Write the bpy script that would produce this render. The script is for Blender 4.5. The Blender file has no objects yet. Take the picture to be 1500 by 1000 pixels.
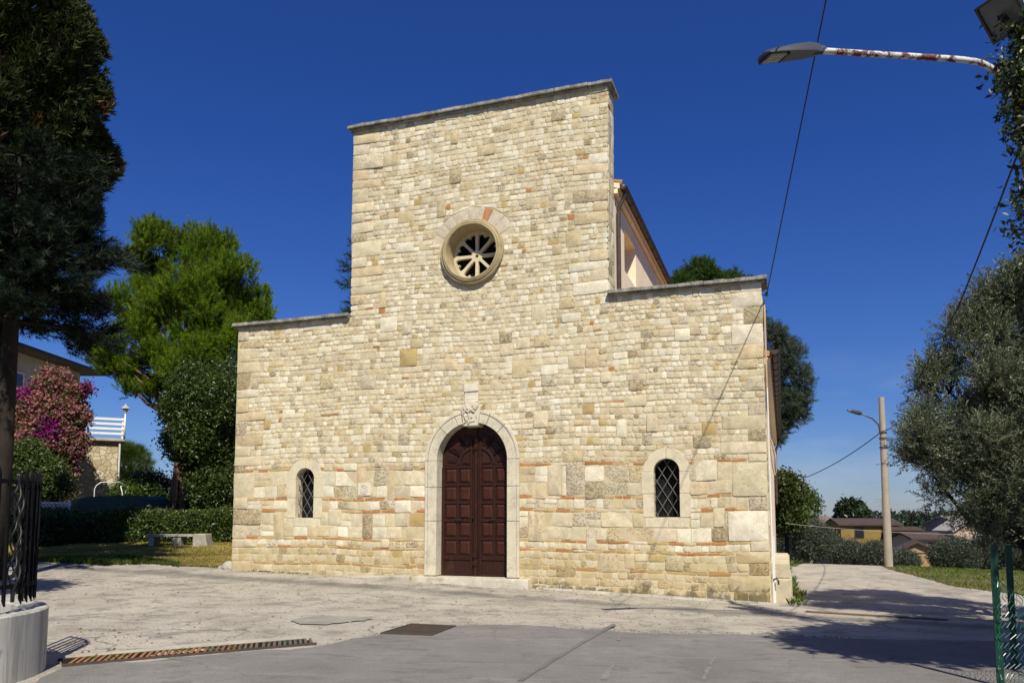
import bpy, bmesh, math, random
import numpy as np
from mathutils import Vector, Matrix
from mathutils.geometry import tessellate_polygon
R = math.radians
random.seed(7)
rng = np.random.default_rng(11)
SC = bpy.context.scene
COL = SC.collection

# ------------------------------------------------------------------ camera, sky, sun
EYE = 1.65
PITCH = R(5.0)
FPX = 1145.0                      # focal length in pixels of the 1500 px wide photograph
cam = bpy.data.cameras.new("camera")
cam.sensor_width = 36.0
cam.lens = FPX / 1500.0 * 36.0
cam.shift_y = 155.0 / 1500.0
cam.clip_start = 0.1
cam.clip_end = 5000.0
cam_ob = bpy.data.objects.new("camera", cam)
COL.objects.link(cam_ob)
cam_ob.location = (0, 0, EYE)
cam_ob.rotation_euler = (math.pi / 2 + PITCH, 0, 0)
SC.camera = cam_ob

SUN_AZ, SUN_EL = R(169.0), R(48.0)     # azimuth clockwise from +Y
world = bpy.data.worlds.new("World")
SC.world = world
world.use_nodes = True
wn, wl = world.node_tree.nodes, world.node_tree.links
sky = wn.new('ShaderNodeTexSky')
sky.sky_type = 'NISHITA'
sky.sun_disc = False
sky.sun_elevation = SUN_EL
sky.sun_rotation = SUN_AZ
sky.altitude = 0.0
sky.air_density = 1.0
sky.dust_density = 0.3
sky.ozone_density = 3.0
filt = wn.new('ShaderNodeMix')          # the deep blue of a polarised sky
filt.data_type = 'RGBA'
filt.blend_type = 'MULTIPLY'
filt.inputs[0].default_value = 1.0
wtc = wn.new('ShaderNodeTexCoord'); wsx = wn.new('ShaderNodeSeparateXYZ'); wl.new(wtc.outputs['Generated'], wsx.inputs[0])
wrp = wn.new('ShaderNodeValToRGB'); e_ = wrp.color_ramp.elements
e_[0].position, e_[0].color = 0.0, (.60, .72, 1.04, 1); e_[1].position, e_[1].color = .42, (.245, .52, 1.20, 1)
e2_ = e_.new(.16); e2_.color = (.38, .61, 1.14, 1)
wl.new(wsx.outputs['Z'], wrp.inputs[0]); wl.new(wrp.outputs[0], filt.inputs[7])
wl.new(sky.outputs[0], filt.inputs[6])
# a few thin clouds low over the gardens
cmap = wn.new('ShaderNodeMapping'); cmap.inputs['Scale'].default_value = (1.0, 1.0, 3.2); wl.new(wtc.outputs['Generated'], cmap.inputs[0])
cno = wn.new('ShaderNodeTexNoise'); cno.inputs['Scale'].default_value = 3.4; cno.inputs['Detail'].default_value = 9; cno.inputs['Roughness'].default_value = .58; wl.new(cmap.outputs[0], cno.inputs['Vector'])
crp = wn.new('ShaderNodeValToRGB'); crp.color_ramp.elements[0].position = .52; crp.color_ramp.elements[1].position = .72; wl.new(cno.outputs['Fac'], crp.inputs[0])
czr = wn.new('ShaderNodeValToRGB'); cz = czr.color_ramp.elements; cz[0].position, cz[0].color = .0, (.2, .2, .2, 1); cz[1].position, cz[1].color = .20, (0, 0, 0, 1)
cz2 = cz.new(.10); cz2.color = (.22, .22, .22, 1); wl.new(wsx.outputs['Z'], czr.inputs[0])
cml = wn.new('ShaderNodeMath'); cml.operation = 'MULTIPLY'; wl.new(crp.outputs[0], cml.inputs[0]); wl.new(czr.outputs[0], cml.inputs[1])
cmx = wn.new('ShaderNodeMix'); cmx.data_type = 'RGBA'; wl.new(cml.outputs[0], cmx.inputs[0]); wl.new(filt.outputs[2], cmx.inputs[6]); cmx.inputs[7].default_value = (8.5, 9.0, 10.0, 1)
wl.new(cmx.outputs[2], wn['Background'].inputs[0])
wn['Background'].inputs[1].default_value = 0.066
sun = bpy.data.lights.new("sun", 'SUN')
sun.energy = 5.0
sun.angle = R(0.55)
sun.color = (1.0, 0.945, 0.81)
sun_ob = bpy.data.objects.new("sun", sun)
COL.objects.link(sun_ob)
to_sun = Vector((math.sin(SUN_AZ) * math.cos(SUN_EL), math.cos(SUN_AZ) * math.cos(SUN_EL), math.sin(SUN_EL)))
sun_ob.rotation_euler = to_sun.to_track_quat('Z', 'Y').to_euler()
sun_ob.location = to_sun * 60
SC.view_settings.view_transform = 'Standard'
SC.view_settings.look = 'None'
SC.view_settings.exposure = 0.2
SC.view_settings.gamma = 1.0
SC.cycles.max_bounces = 6
SC.cycles.transparent_max_bounces = 8
SC.cycles.use_denoising = True

# ------------------------------------------------------------------ survey helpers
def ray(px, py):
    x = (px - 750) / FPX
    y = -(py - 655) / FPX
    return Vector((x, math.cos(PITCH) - y * math.sin(PITCH), math.sin(PITCH) + y * math.cos(PITCH)))

def at(px, py, Y):
    d = ray(px, py)
    return Vector((0, 0, EYE)) + d * (Y / d.y)

FA = R(19.05)                                    # the facade's turn away from the picture plane
FO = Vector((0, 19.0, 0))
FU = Vector((math.cos(FA), -math.sin(FA), 0))
FN = Vector((-math.sin(FA), -math.cos(FA), 0))
def fw(u, v, n=0.0):                             # church coordinates -> world
    return FO + FU * u + FN * n + Vector((0, 0, v))

# terrain: thin-plate spline through surveyed spots
_cp = [(0, 0, 0), (-6, 0, .05), (6, 0, -.06), (0, -15, .1), (-20, -15, .3), (20, -15, -.3)]
for (px, py, Y) in [(750, 1000, 7.7), (200, 1000, 7.5), (1440, 1000, 7.9), (339, 835, 21.66), (265, 799, 27.5), (150, 796, 30),
                    (205, 818, 24.5), (690, 856, 19.3), (1160, 829, 31), (1302, 829, 34), (1450, 838, 31), (1400, 880, 18.5)]:
    p = at(px, py, Y)
    _cp.append((p.x, p.y, p.z))
p = fw(5.9, -0.27); _cp.append((p.x, p.y, -0.27))
_cp += [(14, 50, -1.6), (40, 50, -2.4), (22, 60, -2.4), (30, 140, -6), (60, 140, -6), (-22, 40, 1.0), (-30, 60, 1.1), (-60, 60, 1.2), (-60, 150, 0),
        (0, 45, -.4), (0, 150, -4), (0, 400, -3), (200, 400, -3), (-200, 400, -3), (300, 800, -4), (-300, 800, -4), (200, -50, 0), (-200, -50, 0)]
_cp = np.array(_cp, float)
def _k(d):
    return np.where(d > 0, d * d * np.log(np.maximum(d, 1e-9)), 0.0)
_n = len(_cp)
_A = np.zeros((_n + 3, _n + 3))
_A[:_n, :_n] = _k(np.linalg.norm(_cp[:, None, :2] - _cp[None, :, :2], axis=2)) + 2.0 * np.eye(_n)
_A[:_n, _n] = 1; _A[:_n, _n + 1:] = _cp[:, :2]
_A[_n, :_n] = 1; _A[_n + 1:, :_n] = _cp[:, :2].T
_w = np.linalg.solve(_A, np.concatenate([_cp[:, 2], np.zeros(3)]))
def ground_z(x, y):
    x = np.asarray(x, float); y = np.asarray(y, float)
    d = np.sqrt((x[..., None] - _cp[:, 0]) ** 2 + (y[..., None] - _cp[:, 1]) ** 2)
    return _k(d) @ _w[:_n] + _w[_n] + _w[_n + 1] * x + _w[_n + 2] * y
def gz(x, y):
    return float(ground_z(x, y))
def gp(px, py):                                   # where a line of sight meets the ground
    d = ray(px, py); t = 1.0; o = Vector((0, 0, EYE))
    last = 1.0
    while t < 900:
        q = o + d * t
        if q.z < gz(q.x, q.y):
            a, b = last, t
            for _ in range(30):
                m = (a + b) / 2; q = o + d * m
                if q.z < gz(q.x, q.y): b = m
                else: a = m
            return o + d * b
        last = t; t *= 1.03
    return o + d * 60
def on_ground(x, y, dz=0.0):
    return Vector((x, y, gz(x, y) + dz))

# ------------------------------------------------------------------ object helpers
def link(o, parent=None):
    COL.objects.link(o)
    if parent is not None:
        o.parent = parent
    return o
def tag(o, label=None, cat=None, group=None, kind=None):
    if label: o['label'] = label
    if cat: o['category'] = cat
    if group: o['group'] = group
    if kind: o['kind'] = kind
    return o
def thing(name, label, cat, loc=(0, 0, 0), rz=0.0, group=None):
    o = bpy.data.objects.new(name, None)
    o.empty_display_size = 0.2
    o.location = loc
    o.rotation_euler = (0, 0, rz)
    link(o)
    return tag(o, label, cat, group)
def children_of(o):
    return [c for c in bpy.data.objects if c.parent == o]
def copy_tree(o, parent=None):
    c = o.copy()
    COL.objects.link(c)
    if parent is not None:
        c.parent = parent
    for ch in children_of(o):
        copy_tree(ch, c)
    return c

class MB:
    """collects shapes for one mesh"""
    def __init__(s):
        s.v, s.f, s.mi = [], [], []
    def add(s, vs, fs, mi=0):
        b = len(s.v)
        s.v += [tuple(v) for v in vs]
        s.f += [tuple(b + i for i in f) for f in fs]
        s.mi += [mi] * len(fs)
        return s
    def box(s, a, b, mi=0, M=None):
        x0, y0, z0 = a; x1, y1, z1 = b
        vs = [Vector(p) for p in ((x0, y0, z0), (x1, y0, z0), (x1, y1, z0), (x0, y1, z0), (x0, y0, z1), (x1, y0, z1), (x1, y1, z1), (x0, y1, z1))]
        if M is not None: vs = [M @ v for v in vs]
        return s.add(vs, [(0, 3, 2, 1), (4, 5, 6, 7), (0, 1, 5, 4), (1, 2, 6, 5), (2, 3, 7, 6), (3, 0, 4, 7)], mi)
    def hexa(s, low, high, mi=0):
        n = len(low)
        fs = [tuple(range(n))[::-1], tuple(range(n, 2 * n))] + [(i, (i + 1) % n, n + (i + 1) % n, n + i) for i in range(n)]
        return s.add(list(low) + list(high), fs, mi)
    def tube(s, pts, rad, n=8, mi=0, cap=True):
        pts = [Vector(p) for p in pts]
        if not hasattr(rad, '__len__'): rad = [rad] * len(pts)
        vs, fs = [], []
        t0 = (pts[1] - pts[0]).normalized()
        ref = Vector((0, 0, 1)) if abs(t0.z) < .9 else Vector((1, 0, 0))
        x = t0.cross(ref).normalized()
        for i, p in enumerate(pts):
            t = (pts[min(i + 1, len(pts) - 1)] - pts[max(i - 1, 0)])
            if t.length < 1e-9: t = t0.copy()
            t.normalize()
            x = (x - t * x.dot(t)).normalized()
            y = t.cross(x)
            for k in range(n):
                a = 2 * math.pi * k / n
                vs.append(p + (x * math.cos(a) + y * math.sin(a)) * rad[i])
        for i in range(len(pts) - 1):
            for k in range(n):
                fs.append((i * n + k, i * n + (k + 1) % n, (i + 1) * n + (k + 1) % n, (i + 1) * n + k))
        if cap:
            fs.append(tuple(range(n))[::-1])
            fs.append(tuple(range((len(pts) - 1) * n, len(pts) * n)))
        return s.add(vs, fs, mi)
    def lathe(s, prof, c=(0, 0, 0), n=16, mi=0):
        vs = [(c[0] + r * math.cos(2 * math.pi * k / n), c[1] + r * math.sin(2 * math.pi * k / n), c[2] + z) for r, z in prof for k in range(n)]
        fs = [(i * n + k, i * n + (k + 1) % n, (i + 1) * n + (k + 1) % n, (i + 1) * n + k) for i in range(len(prof) - 1) for k in range(n)]
        return s.add(vs, fs, mi)
    def build(s, name, mats, parent=None, smooth=False, bevel=0.0, col=None, seg=1):
        me = bpy.data.meshes.new(name)
        me.from_pydata([tuple(v) for v in s.v], [], s.f)
        if not isinstance(mats, (list, tuple)): mats = [mats]
        for m in mats: me.materials.append(m)
        if len(mats) > 1:
            me.polygons.foreach_set('material_index', s.mi)
        if smooth is True:
            me.polygons.foreach_set('use_smooth', [True] * len(me.polygons))
        me.update()
        if col is not None:
            a = me.color_attributes.new('Col', 'FLOAT_COLOR', 'POINT')
            a.data.foreach_set('color', np.asarray(col, np.float32).ravel())
        o = bpy.data.objects.new(name, me)
        link(o, parent)
        if isinstance(smooth, float):
            me.polygons.foreach_set('use_smooth', [True] * len(me.polygons))
            try: me.set_sharp_from_angle(angle=smooth)
            except Exception: pass
        if bevel:
            b = o.modifiers.new('bevel', 'BEVEL'); b.width = bevel; b.segments = seg; b.limit_method = 'ANGLE'; b.angle_limit = R(35)
        return o

def plate(mb, outline, holes, n0, n1, mi=0, fn=None):
    """a flat plate with holes in church coordinates (u, v), its front at n0 and its back at n1 (n grows towards the camera)"""
    loops = [outline] + list(holes)
    tri = tessellate_polygon([[Vector((p[0], p[1], 0)) for p in l] for l in loops])
    flat = [p for l in loops for p in l]
    N = len(flat)
    vs = [(p[0], -n0, p[1]) for p in flat] + [(p[0], -n1, p[1]) for p in flat]
    fs = []
    for t in tri:
        a, b, c = t
        A, B, Cc = flat[a], flat[b], flat[c]
        ccw = (B[0] - A[0]) * (Cc[1] - A[1]) - (B[1] - A[1]) * (Cc[0] - A[0]) > 0
        if not ccw: b, c = c, b
        fs.append((a, b, c)); fs.append((N + a, N + c, N + b))
    base = 0
    for li, l in enumerate(loops):
        n = len(l)
        area = sum(l[i][0] * l[(i + 1) % n][1] - l[(i + 1) % n][0] * l[i][1] for i in range(n))
        fwd = (area > 0) == (li == 0)
        for i in range(n):
            j = (i + 1) % n
            q = (base + i, N + base + i, N + base + j, base + j)
            fs.append(q if fwd else q[::-1])
        base += n
    return mb.add(vs, fs, mi)
def arc(cx, cy, r, a0, a1, n):
    return [(cx + r * math.cos(R(a0 + (a1 - a0) * i / n)), cy + r * math.sin(R(a0 + (a1 - a0) * i / n))) for i in range(n + 1)]

# ------------------------------------------------------------------ materials
def newmat(name):
    m = bpy.data.materials.new(name); m.use_nodes = True
    nt = m.node_tree
    return m, nt.nodes, nt.links, nt.nodes['Principled BSDF']
def rgb(c): return (c[0], c[1], c[2], 1)
def noise(n, l, co, scale, detail=4, rough=.6, dist=0.0):
    t = n.new('ShaderNodeTexNoise'); t.inputs['Scale'].default_value = scale; t.inputs['Detail'].default_value = detail
    t.inputs['Roughness'].default_value = rough; t.inputs['Distortion'].default_value = dist
    l.new(co, t.inputs['Vector']); return t.outputs['Fac']
def ramp(n, l, fac, stops):
    r = n.new('ShaderNodeValToRGB'); e = r.color_ramp.elements
    while len(e) < len(stops): e.new(.5)
    for i, (p, c) in enumerate(stops):
        e[i].position = p
        e[i].color = rgb(c) if hasattr(c, '__len__') else (c, c, c, 1)
    l.new(fac, r.inputs[0]); return r.outputs[0]
def mix(n, l, fac, a, b, mode='MIX'):
    m = n.new('ShaderNodeMix'); m.data_type = 'RGBA'; m.blend_type = mode
    for sock, v in ((m.inputs[0], fac), (m.inputs[6], a), (m.inputs[7], b)):
        if isinstance(v, bpy.types.NodeSocket): l.new(v, sock)
        elif hasattr(v, '__len__'): sock.default_value = rgb(v)
        else: sock.default_value = v if sock == m.inputs[0] else (v, v, v, 1)
    return m.outputs[2]
def math_(n, l, op, a, b=None, clamp=False):
    m = n.new('ShaderNodeMath'); m.operation = op; m.use_clamp = clamp
    for i, v in enumerate((a, b)):
        if v is None: continue
        if isinstance(v, bpy.types.NodeSocket): l.new(v, m.inputs[i])
        else: m.inputs[i].default_value = v
    return m.outputs[0]
def bump(n, l, bs, h, strength=.3, dist=.01):
    b = n.new('ShaderNodeBump'); b.inputs['Strength'].default_value = strength; b.inputs['Distance'].default_value = dist
    l.new(h, b.inputs['Height']); l.new(b.outputs[0], bs.inputs['Normal']); return b
def coords(n, l, sx=1, sy=1, sz=1, rz=0.0, kind='Object'):
    t = n.new('ShaderNodeTexCoord'); mp = n.new('ShaderNodeMapping')
    mp.inputs['Scale'].default_value = (sx, sy, sz); mp.inputs['Rotation'].default_value = (0, 0, rz)
    l.new(t.outputs[kind], mp.inputs[0]); return mp.outputs[0]

def simple(name, c, var=.25, scale=3.0, rough=.75, bs=.25, bscale=40, metal=0.0, stain=None, stain_at=(.55, .7), spec=.3, sz=1.0):
    """a plain material with large and small variation, grain and optional stains"""
    m, n, l, b = newmat(name)
    co = coords(n, l, 1, 1, sz)
    f = noise(n, l, co, scale, 6)
    col = mix(n, l, ramp(n, l, f, [(.3, 0), (.7, 1)]), [x * (1 - var) for x in c], [min(1, x * (1 + var)) for x in c])
    g = noise(n, l, co, bscale, 3)
    col = mix(n, l, .5, col, ramp(n, l, g, [(.3, .75), (.7, 1.15)]), 'MULTIPLY')
    if stain is not None:
        s = noise(n, l, co, scale * .8, 8, .7, .6)
        col = mix(n, l, ramp(n, l, s, [(stain_at[0], 0), (stain_at[1], 1)]), col, stain)
    l.new(col, b.inputs['Base Color'])
    b.inputs['Roughness'].default_value = rough
    b.inputs['Metallic'].default_value = metal
    b.inputs['Specular IOR Level'].default_value = spec
    if bs: bump(n, l, b, g, bs, .02)
    return m

def stone_mat():
    m, n, l, b = newmat('rubble_stone')
    at_ = n.new('ShaderNodeAttribute'); at_.attribute_name = 'Col'
    co = coords(n, l)
    f1 = noise(n, l, co, 5.0, 8, .65); f2 = noise(n, l, co, 45.0, 5, .7); f3 = noise(n, l, co, 0.55, 5, .6)
    col = mix(n, l, 1.0, at_.outputs['Color'], ramp(n, l, f1, [(.25, (.76, .73, .67)), (.7, (1.12, 1.12, 1.12))]), 'MULTIPLY')
    col = mix(n, l, 1.0, col, ramp(n, l, f2, [(.28, (.78, .76, .70)), (.62, (1.05, 1.05, 1.05))]), 'MULTIPLY')
    col = mix(n, l, 1.0, col, ramp(n, l, f3, [(.3, (.9, .87, .8)), (.65, (1.05, 1.05, 1.05))]), 'MULTIPLY')
    # damp, moss and ochre wash near the ground
    sx = n.new('ShaderNodeSeparateXYZ'); l.new(co, sx.inputs[0])
    zz = math_(n, l, 'ADD', sx.outputs['Z'], math_(n, l, 'MULTIPLY', noise(n, l, co, 1.3, 7, .7, .4), -1.5))
    col = mix(n, l, ramp(n, l, zz, [(-.0, .45), (.12, 0)]), col, (.40, .29, .11))
    zz2 = math_(n, l, 'ADD', sx.outputs['Z'], math_(n, l, 'MULTIPLY', noise(n, l, co, 2.6, 7, .75, .6), -1.5))
    col = mix(n, l, ramp(n, l, math_(n, l, 'ADD', zz2, 1.0), [(.12, .75), (.32, 0)]), col, (.07, .065, .035))
    run = noise(n, l, coords(n, l, 2.6, 2.6, .16), 1.0, 6, .65, .2)
    col = mix(n, l, ramp(n, l, run, [(.56, 0), (.74, .38)]), col, (.30, .25, .16))
    # travertine pits: more of them on the porous stones (alpha of the attribute)
    mp = n.new('ShaderNodeMapping'); mp.inputs['Scale'].default_value = (1.0, 1.0, 1.6)
    l.new(co, mp.inputs[0])
    pit = noise(n, l, mp.outputs[0], 21.0, 4, .75, .3)
    thr = math_(n, l, 'MULTIPLY', at_.outputs['Alpha'], .22)
    pv = math_(n, l, 'SUBTRACT', math_(n, l, 'ADD', thr, .30), pit)
    pm = math_(n, l, 'MULTIPLY', pv, 14.0, True)
    col = mix(n, l, math_(n, l, 'MULTIPLY', pm, .62), col, (.235, .17, .09))
    l.new(col, b.inputs['Base Color'])
    b.inputs['Roughness'].default_value = .9
    b.inputs['Specular IOR Level'].default_value = .15
    h = math_(n, l, 'SUBTRACT', math_(n, l, 'ADD', math_(n, l, 'MULTIPLY', f1, .8), math_(n, l, 'MULTIPLY', f2, .35)), math_(n, l, 'MULTIPLY', pm, 1.0))
    bump(n, l, b, h, .7, .025)
    return m
def mortar_mat():
    m, n, l, b = newmat('lime_mortar')
    co = coords(n, l)
    f1 = noise(n, l, co, 2.0, 8, .7); f2 = noise(n, l, co, 60.0, 4, .7)
    col = ramp(n, l, f1, [(.28, (.48, .38, .22)), (.5, (.58, .485, .315)), (.72, (.66, .58, .42))])
    col = mix(n, l, .6, col, ramp(n, l, f2, [(.3, .7), (.65, 1.15)]), 'MULTIPLY')
    l.new(col, b.inputs['Base Color']); b.inputs['Roughness'].default_value = .95; b.inputs['Specular IOR Level'].default_value = .1
    bump(n, l, b, f2, .5, .02)
    return m
def travertine_mat(name, c=(.60, .53, .41), dark=(.34, .28, .20), pits=.5):
    m, n, l, b = newmat(name)
    co = coords(n, l)
    f1 = noise(n, l, co, 3.5, 8, .7); f2 = noise(n, l, co, 30, 5, .75)
    col = ramp(n, l, f1, [(.28, [x * .72 for x in c]), (.5, c), (.75, [min(.8, x * 1.18) for x in c])])
    pm = ramp(n, l, f2, [(.30 + .08 * pits, 1), (.36 + .08 * pits, 0)])
    col = mix(n, l, math_(n, l, 'MULTIPLY', pm, .55), col, dark)
    l.new(col, b.inputs['Base Color']); b.inputs['Roughness'].default_value = .85; b.inputs['Specular IOR Level'].default_value = .2
    bump(n, l, b, f2, .45, .012)
    return m
def coping_mat():
    m, n, l, b = newmat('lichened_stone')
    co = coords(n, l)
    f1 = noise(n, l, co, 4, 8, .75, .5); f2 = noise(n, l, co, 22, 5, .7)
    col = ramp(n, l, f1, [(.3, (.06, .058, .05)), (.48, (.20, .19, .16)), (.6, (.33, .31, .27)), (.75, (.46, .44, .38))])
    col = mix(n, l, ramp(n, l, f2, [(.55, 0), (.68, .8)]), col, (.30, .27, .14))
    l.new(col, b.inputs['Base Color']); b.inputs['Roughness'].default_value = .95
    bump(n, l, b, f2, .6, .02)
    return m
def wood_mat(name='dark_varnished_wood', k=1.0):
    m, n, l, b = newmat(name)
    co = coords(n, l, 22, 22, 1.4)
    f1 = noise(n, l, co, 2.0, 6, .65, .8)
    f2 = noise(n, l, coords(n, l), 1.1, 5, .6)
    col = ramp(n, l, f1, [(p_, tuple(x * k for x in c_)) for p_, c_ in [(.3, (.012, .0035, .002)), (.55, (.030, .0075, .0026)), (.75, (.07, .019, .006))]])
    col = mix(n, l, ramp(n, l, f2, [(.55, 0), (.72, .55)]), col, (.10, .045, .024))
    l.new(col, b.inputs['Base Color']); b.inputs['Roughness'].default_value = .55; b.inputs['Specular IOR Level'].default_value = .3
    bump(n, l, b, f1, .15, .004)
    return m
def foliage_mat(name, trans=.3, rough=.55, spec=.35):
    m, n, l, b = newmat(name)
    a = n.new('ShaderNodeAttribute'); a.attribute_name = 'Col'
    l.new(a.outputs['Color'], b.inputs['Base Color'])
    b.inputs['Roughness'].default_value = rough; b.inputs['Specular IOR Level'].default_value = spec
    tr = n.new('ShaderNodeBsdfTranslucent')
    t2 = mix(n, l, 1.0, a.outputs['Color'], (1.25, 1.35, .55), 'MULTIPLY')
    l.new(t2, tr.inputs[0])
    ms = n.new('ShaderNodeMixShader'); ms.inputs[0].default_value = trans
    l.new(b.outputs[0], ms.inputs[1]); l.new(tr.outputs[0], ms.inputs[2])
    l.new(ms.outputs[0], n['Material Output'].inputs[0])
    return m
def asphalt_mat(name, pale):
    m, n, l, b = newmat(name)
    co = coords(n, l)
    st = coords(n, l, 1.0, .7, 1, FA + R(2))            # drawn out along the way people drive
    big = noise(n, l, st, .9, 7, .65, .5)
    mid = noise(n, l, co, 1.7, 8, .7, .4)
    fine = noise(n, l, co, 75, 3, .7)
    v = n.new('ShaderNodeTexVoronoi'); v.inputs['Scale'].default_value = 42 if pale else 70
    l.new(co, v.inputs['Vector'])
    if pale:
        col = ramp(n, l, big, [(.26, (.27, .24, .20)), (.42, (.375, .335, .275)), (.58, (.445, .40, .335)), (.78, (.51, .465, .39))])
        col = mix(n, l, ramp(n, l, mid, [(.36, .75), (.50, 0)]), col, (.185, .17, .15))
        col = mix(n, l, .55, col, ramp(n, l, v.outputs['Color'], [(.1, .68), (.8, 1.2)]), 'MULTIPLY')
        rust = noise(n, l, co, .55, 6, .7, .8)
        col = mix(n, l, ramp(n, l, rust, [(.66, 0), (.76, .55)]), col, (.26, .17, .09))
    else:
        col = ramp(n, l, big, [(.3, (.17, .158, .148)), (.55, (.215, .20, .188)), (.72, (.26, .245, .23))])
        col = mix(n, l, ramp(n, l, mid, [(.5, 0), (.72, .5)]), col, (.24, .225, .21))
        col = mix(n, l, .4, col, ramp(n, l, v.outputs['Color'], [(.1, .75), (.85, 1.2)]), 'MULTIPLY')
        scr = noise(n, l, coords(n, l, .25, 3.2, 1, FA - R(8)), 1.0, 6, .7, .3)
        col = mix(n, l, ramp(n, l, scr, [(.55, 0), (.70, .6)]), col, (.34, .32, .30))
        dk = noise(n, l, coords(n, l, .8, 1.6, 1, FA), 2.4, 8, .75, .5)
        col = mix(n, l, ramp(n, l, dk, [(.36, .6), (.46, 0)]), col, (.115, .107, .10))
    col = mix(n, l, .5, col, ramp(n, l, fine, [(.3, .7), (.7, 1.15)]), 'MULTIPLY')
    # cracks
    if True:
        v2 = n.new('ShaderNodeTexVoronoi'); v2.feature = 'DISTANCE_TO_EDGE'; v2.inputs['Scale'].default_value = .55
        wob = n.new('ShaderNodeVectorMath'); wob.operation = 'ADD'
        nz = n.new('ShaderNodeTexNoise'); nz.inputs['Scale'].default_value = 1.2; nz.inputs['Detail'].default_value = 6
        l.new(co, nz.inputs['Vector']); l.new(co, wob.inputs[0]); l.new(nz.outputs['Color'], wob.inputs[1])
        l.new(wob.outputs[0], v2.inputs['Vector'])
        ck = ramp(n, l, v2.outputs['Distance'], [(.004, 1), (.014, 0)])
        gate = ramp(n, l, noise(n, l, co, .35, 3), [(.45, 0), (.6, .8 if pale else .45)])
        col = mix(n, l, math_(n, l, 'MULTIPLY', ck, gate), col, (.11, .10, .09))
    if pale:
        # the darker tarred strip that runs along in front of the church
        a, c = gp(330, 846), gp(1000, 893)
        d = (c - a); d.z = 0; d.normalize(); nn = Vector((-d.y, d.x, 0)); off = nn.dot(a)
        tc = n.new('ShaderNodeTexCoord')
        dp = n.new('ShaderNodeVectorMath'); dp.operation = 'DOT_PRODUCT'; l.new(tc.outputs['Object'], dp.inputs[0]); dp.inputs[1].default_value = nn
        dist = math_(n, l, 'ABSOLUTE', math_(n, l, 'SUBTRACT', math_(n, l, 'ADD', dp.outputs['Value'], math_(n, l, 'MULTIPLY', math_(n, l, 'SUBTRACT', mid, .5), 1.1)), off))
        band = ramp(n, l, dist, [(.18, 1), (.62, 0)])
        patch = ramp(n, l, big, [(.42, .9), (.66, .35)])
        col = mix(n, l, math_(n, l, 'MULTIPLY', band, patch), col, (.155, .145, .13))
    l.new(col, b.inputs['Base Color']); b.inputs['Roughness'].default_value = .9; b.inputs['Specular IOR Level'].default_value = .2
    h = math_(n, l, 'ADD', math_(n, l, 'MULTIPLY', v.outputs['Distance'], -.6), math_(n, l, 'MULTIPLY', mid, 1.2))
    bump(n, l, b, h, .55 if pale else .35, .02)
    return m
def concrete_streaked():
    m, n, l, b = newmat('streaked_concrete')
    co = coords(n, l)
    f1 = noise(n, l, co, 2.2, 6); f2 = noise(n, l, co, 60, 4)
    s = noise(n, l, coords(n, l, 7, 7, .35), 1.6, 6, .65)
    d = noise(n, l, coords(n, l, 1, 1, .7), 5.5, 3, .5)
    col = ramp(n, l, f1, [(.3, (.43, .41, .36)), (.7, (.56, .54, .48))])
    col = mix(n, l, ramp(n, l, s, [(.38, .8), (.56, 0)]), col, (.24, .232, .21))
    col = mix(n, l, ramp(n, l, d, [(.62, 0), (.70, .6)]), col, (.15, .15, .145))
    l.new(col, b.inputs['Base Color']); b.inputs['Roughness'].default_value = .85
    bump(n, l, b, f2, .2, .01)
    return m
def rust_mat(name, a, c, thr=(.42, .55), scale=5, rough=.75):
    m, n, l, b = newmat(name)
    co = coords(n, l)
    f1 = noise(n, l, co, scale, 8, .7, .4); f2 = noise(n, l, co, 50, 4)
    rc = ramp(n, l, f2, [(.3, [x * .5 for x in c]), (.7, c)])
    col = mix(n, l, ramp(n, l, f1, [(thr[0], 0), (thr[1], 1)]), a, rc)
    l.new(col, b.inputs['Base Color']); b.inputs['Roughness'].default_value = rough
    bump(n, l, b, f2, .3, .005)
    return m
def tile_mat(name, c1, c2, axis=0, scale=5.0):
    m, n, l, b = newmat(name)
    co = coords(n, l)
    w = n.new('ShaderNodeTexWave'); w.inputs['Scale'].default_value = scale * .5; w.bands_direction = 'XYZ'[axis]
    l.new(co, w.inputs['Vector'])
    f1 = noise(n, l, co, 2.5, 6, .7)
    col = ramp(n, l, f1, [(.3, c1), (.7, c2)])
    l.new(col, b.inputs['Base Color']); b.inputs['Roughness'].default_value = .85
    bump(n, l, b, w.outputs['Fac'], .8, .06)
    return m
def soil_mat():
    m, n, l, b = newmat('dry_grass_soil')
    co = coords(n, l)
    f1 = noise(n, l, co, .35, 8, .7); f2 = noise(n, l, co, 3.0, 6, .7)
    col = ramp(n, l, f1, [(.32, (.055, .07, .022)), (.5, (.12, .11, .045)), (.68, (.20, .16, .085))])
    col = mix(n, l, .7, col, ramp(n, l, f2, [(.3, .6), (.7, 1.2)]), 'MULTIPLY')
    l.new(col, b.inputs['Base Color']); b.inputs['Roughness'].default_value = 1.0; b.inputs['Specular IOR Level'].default_value = .05
    bump(n, l, b, f2, .5, .05)
    return m
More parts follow.
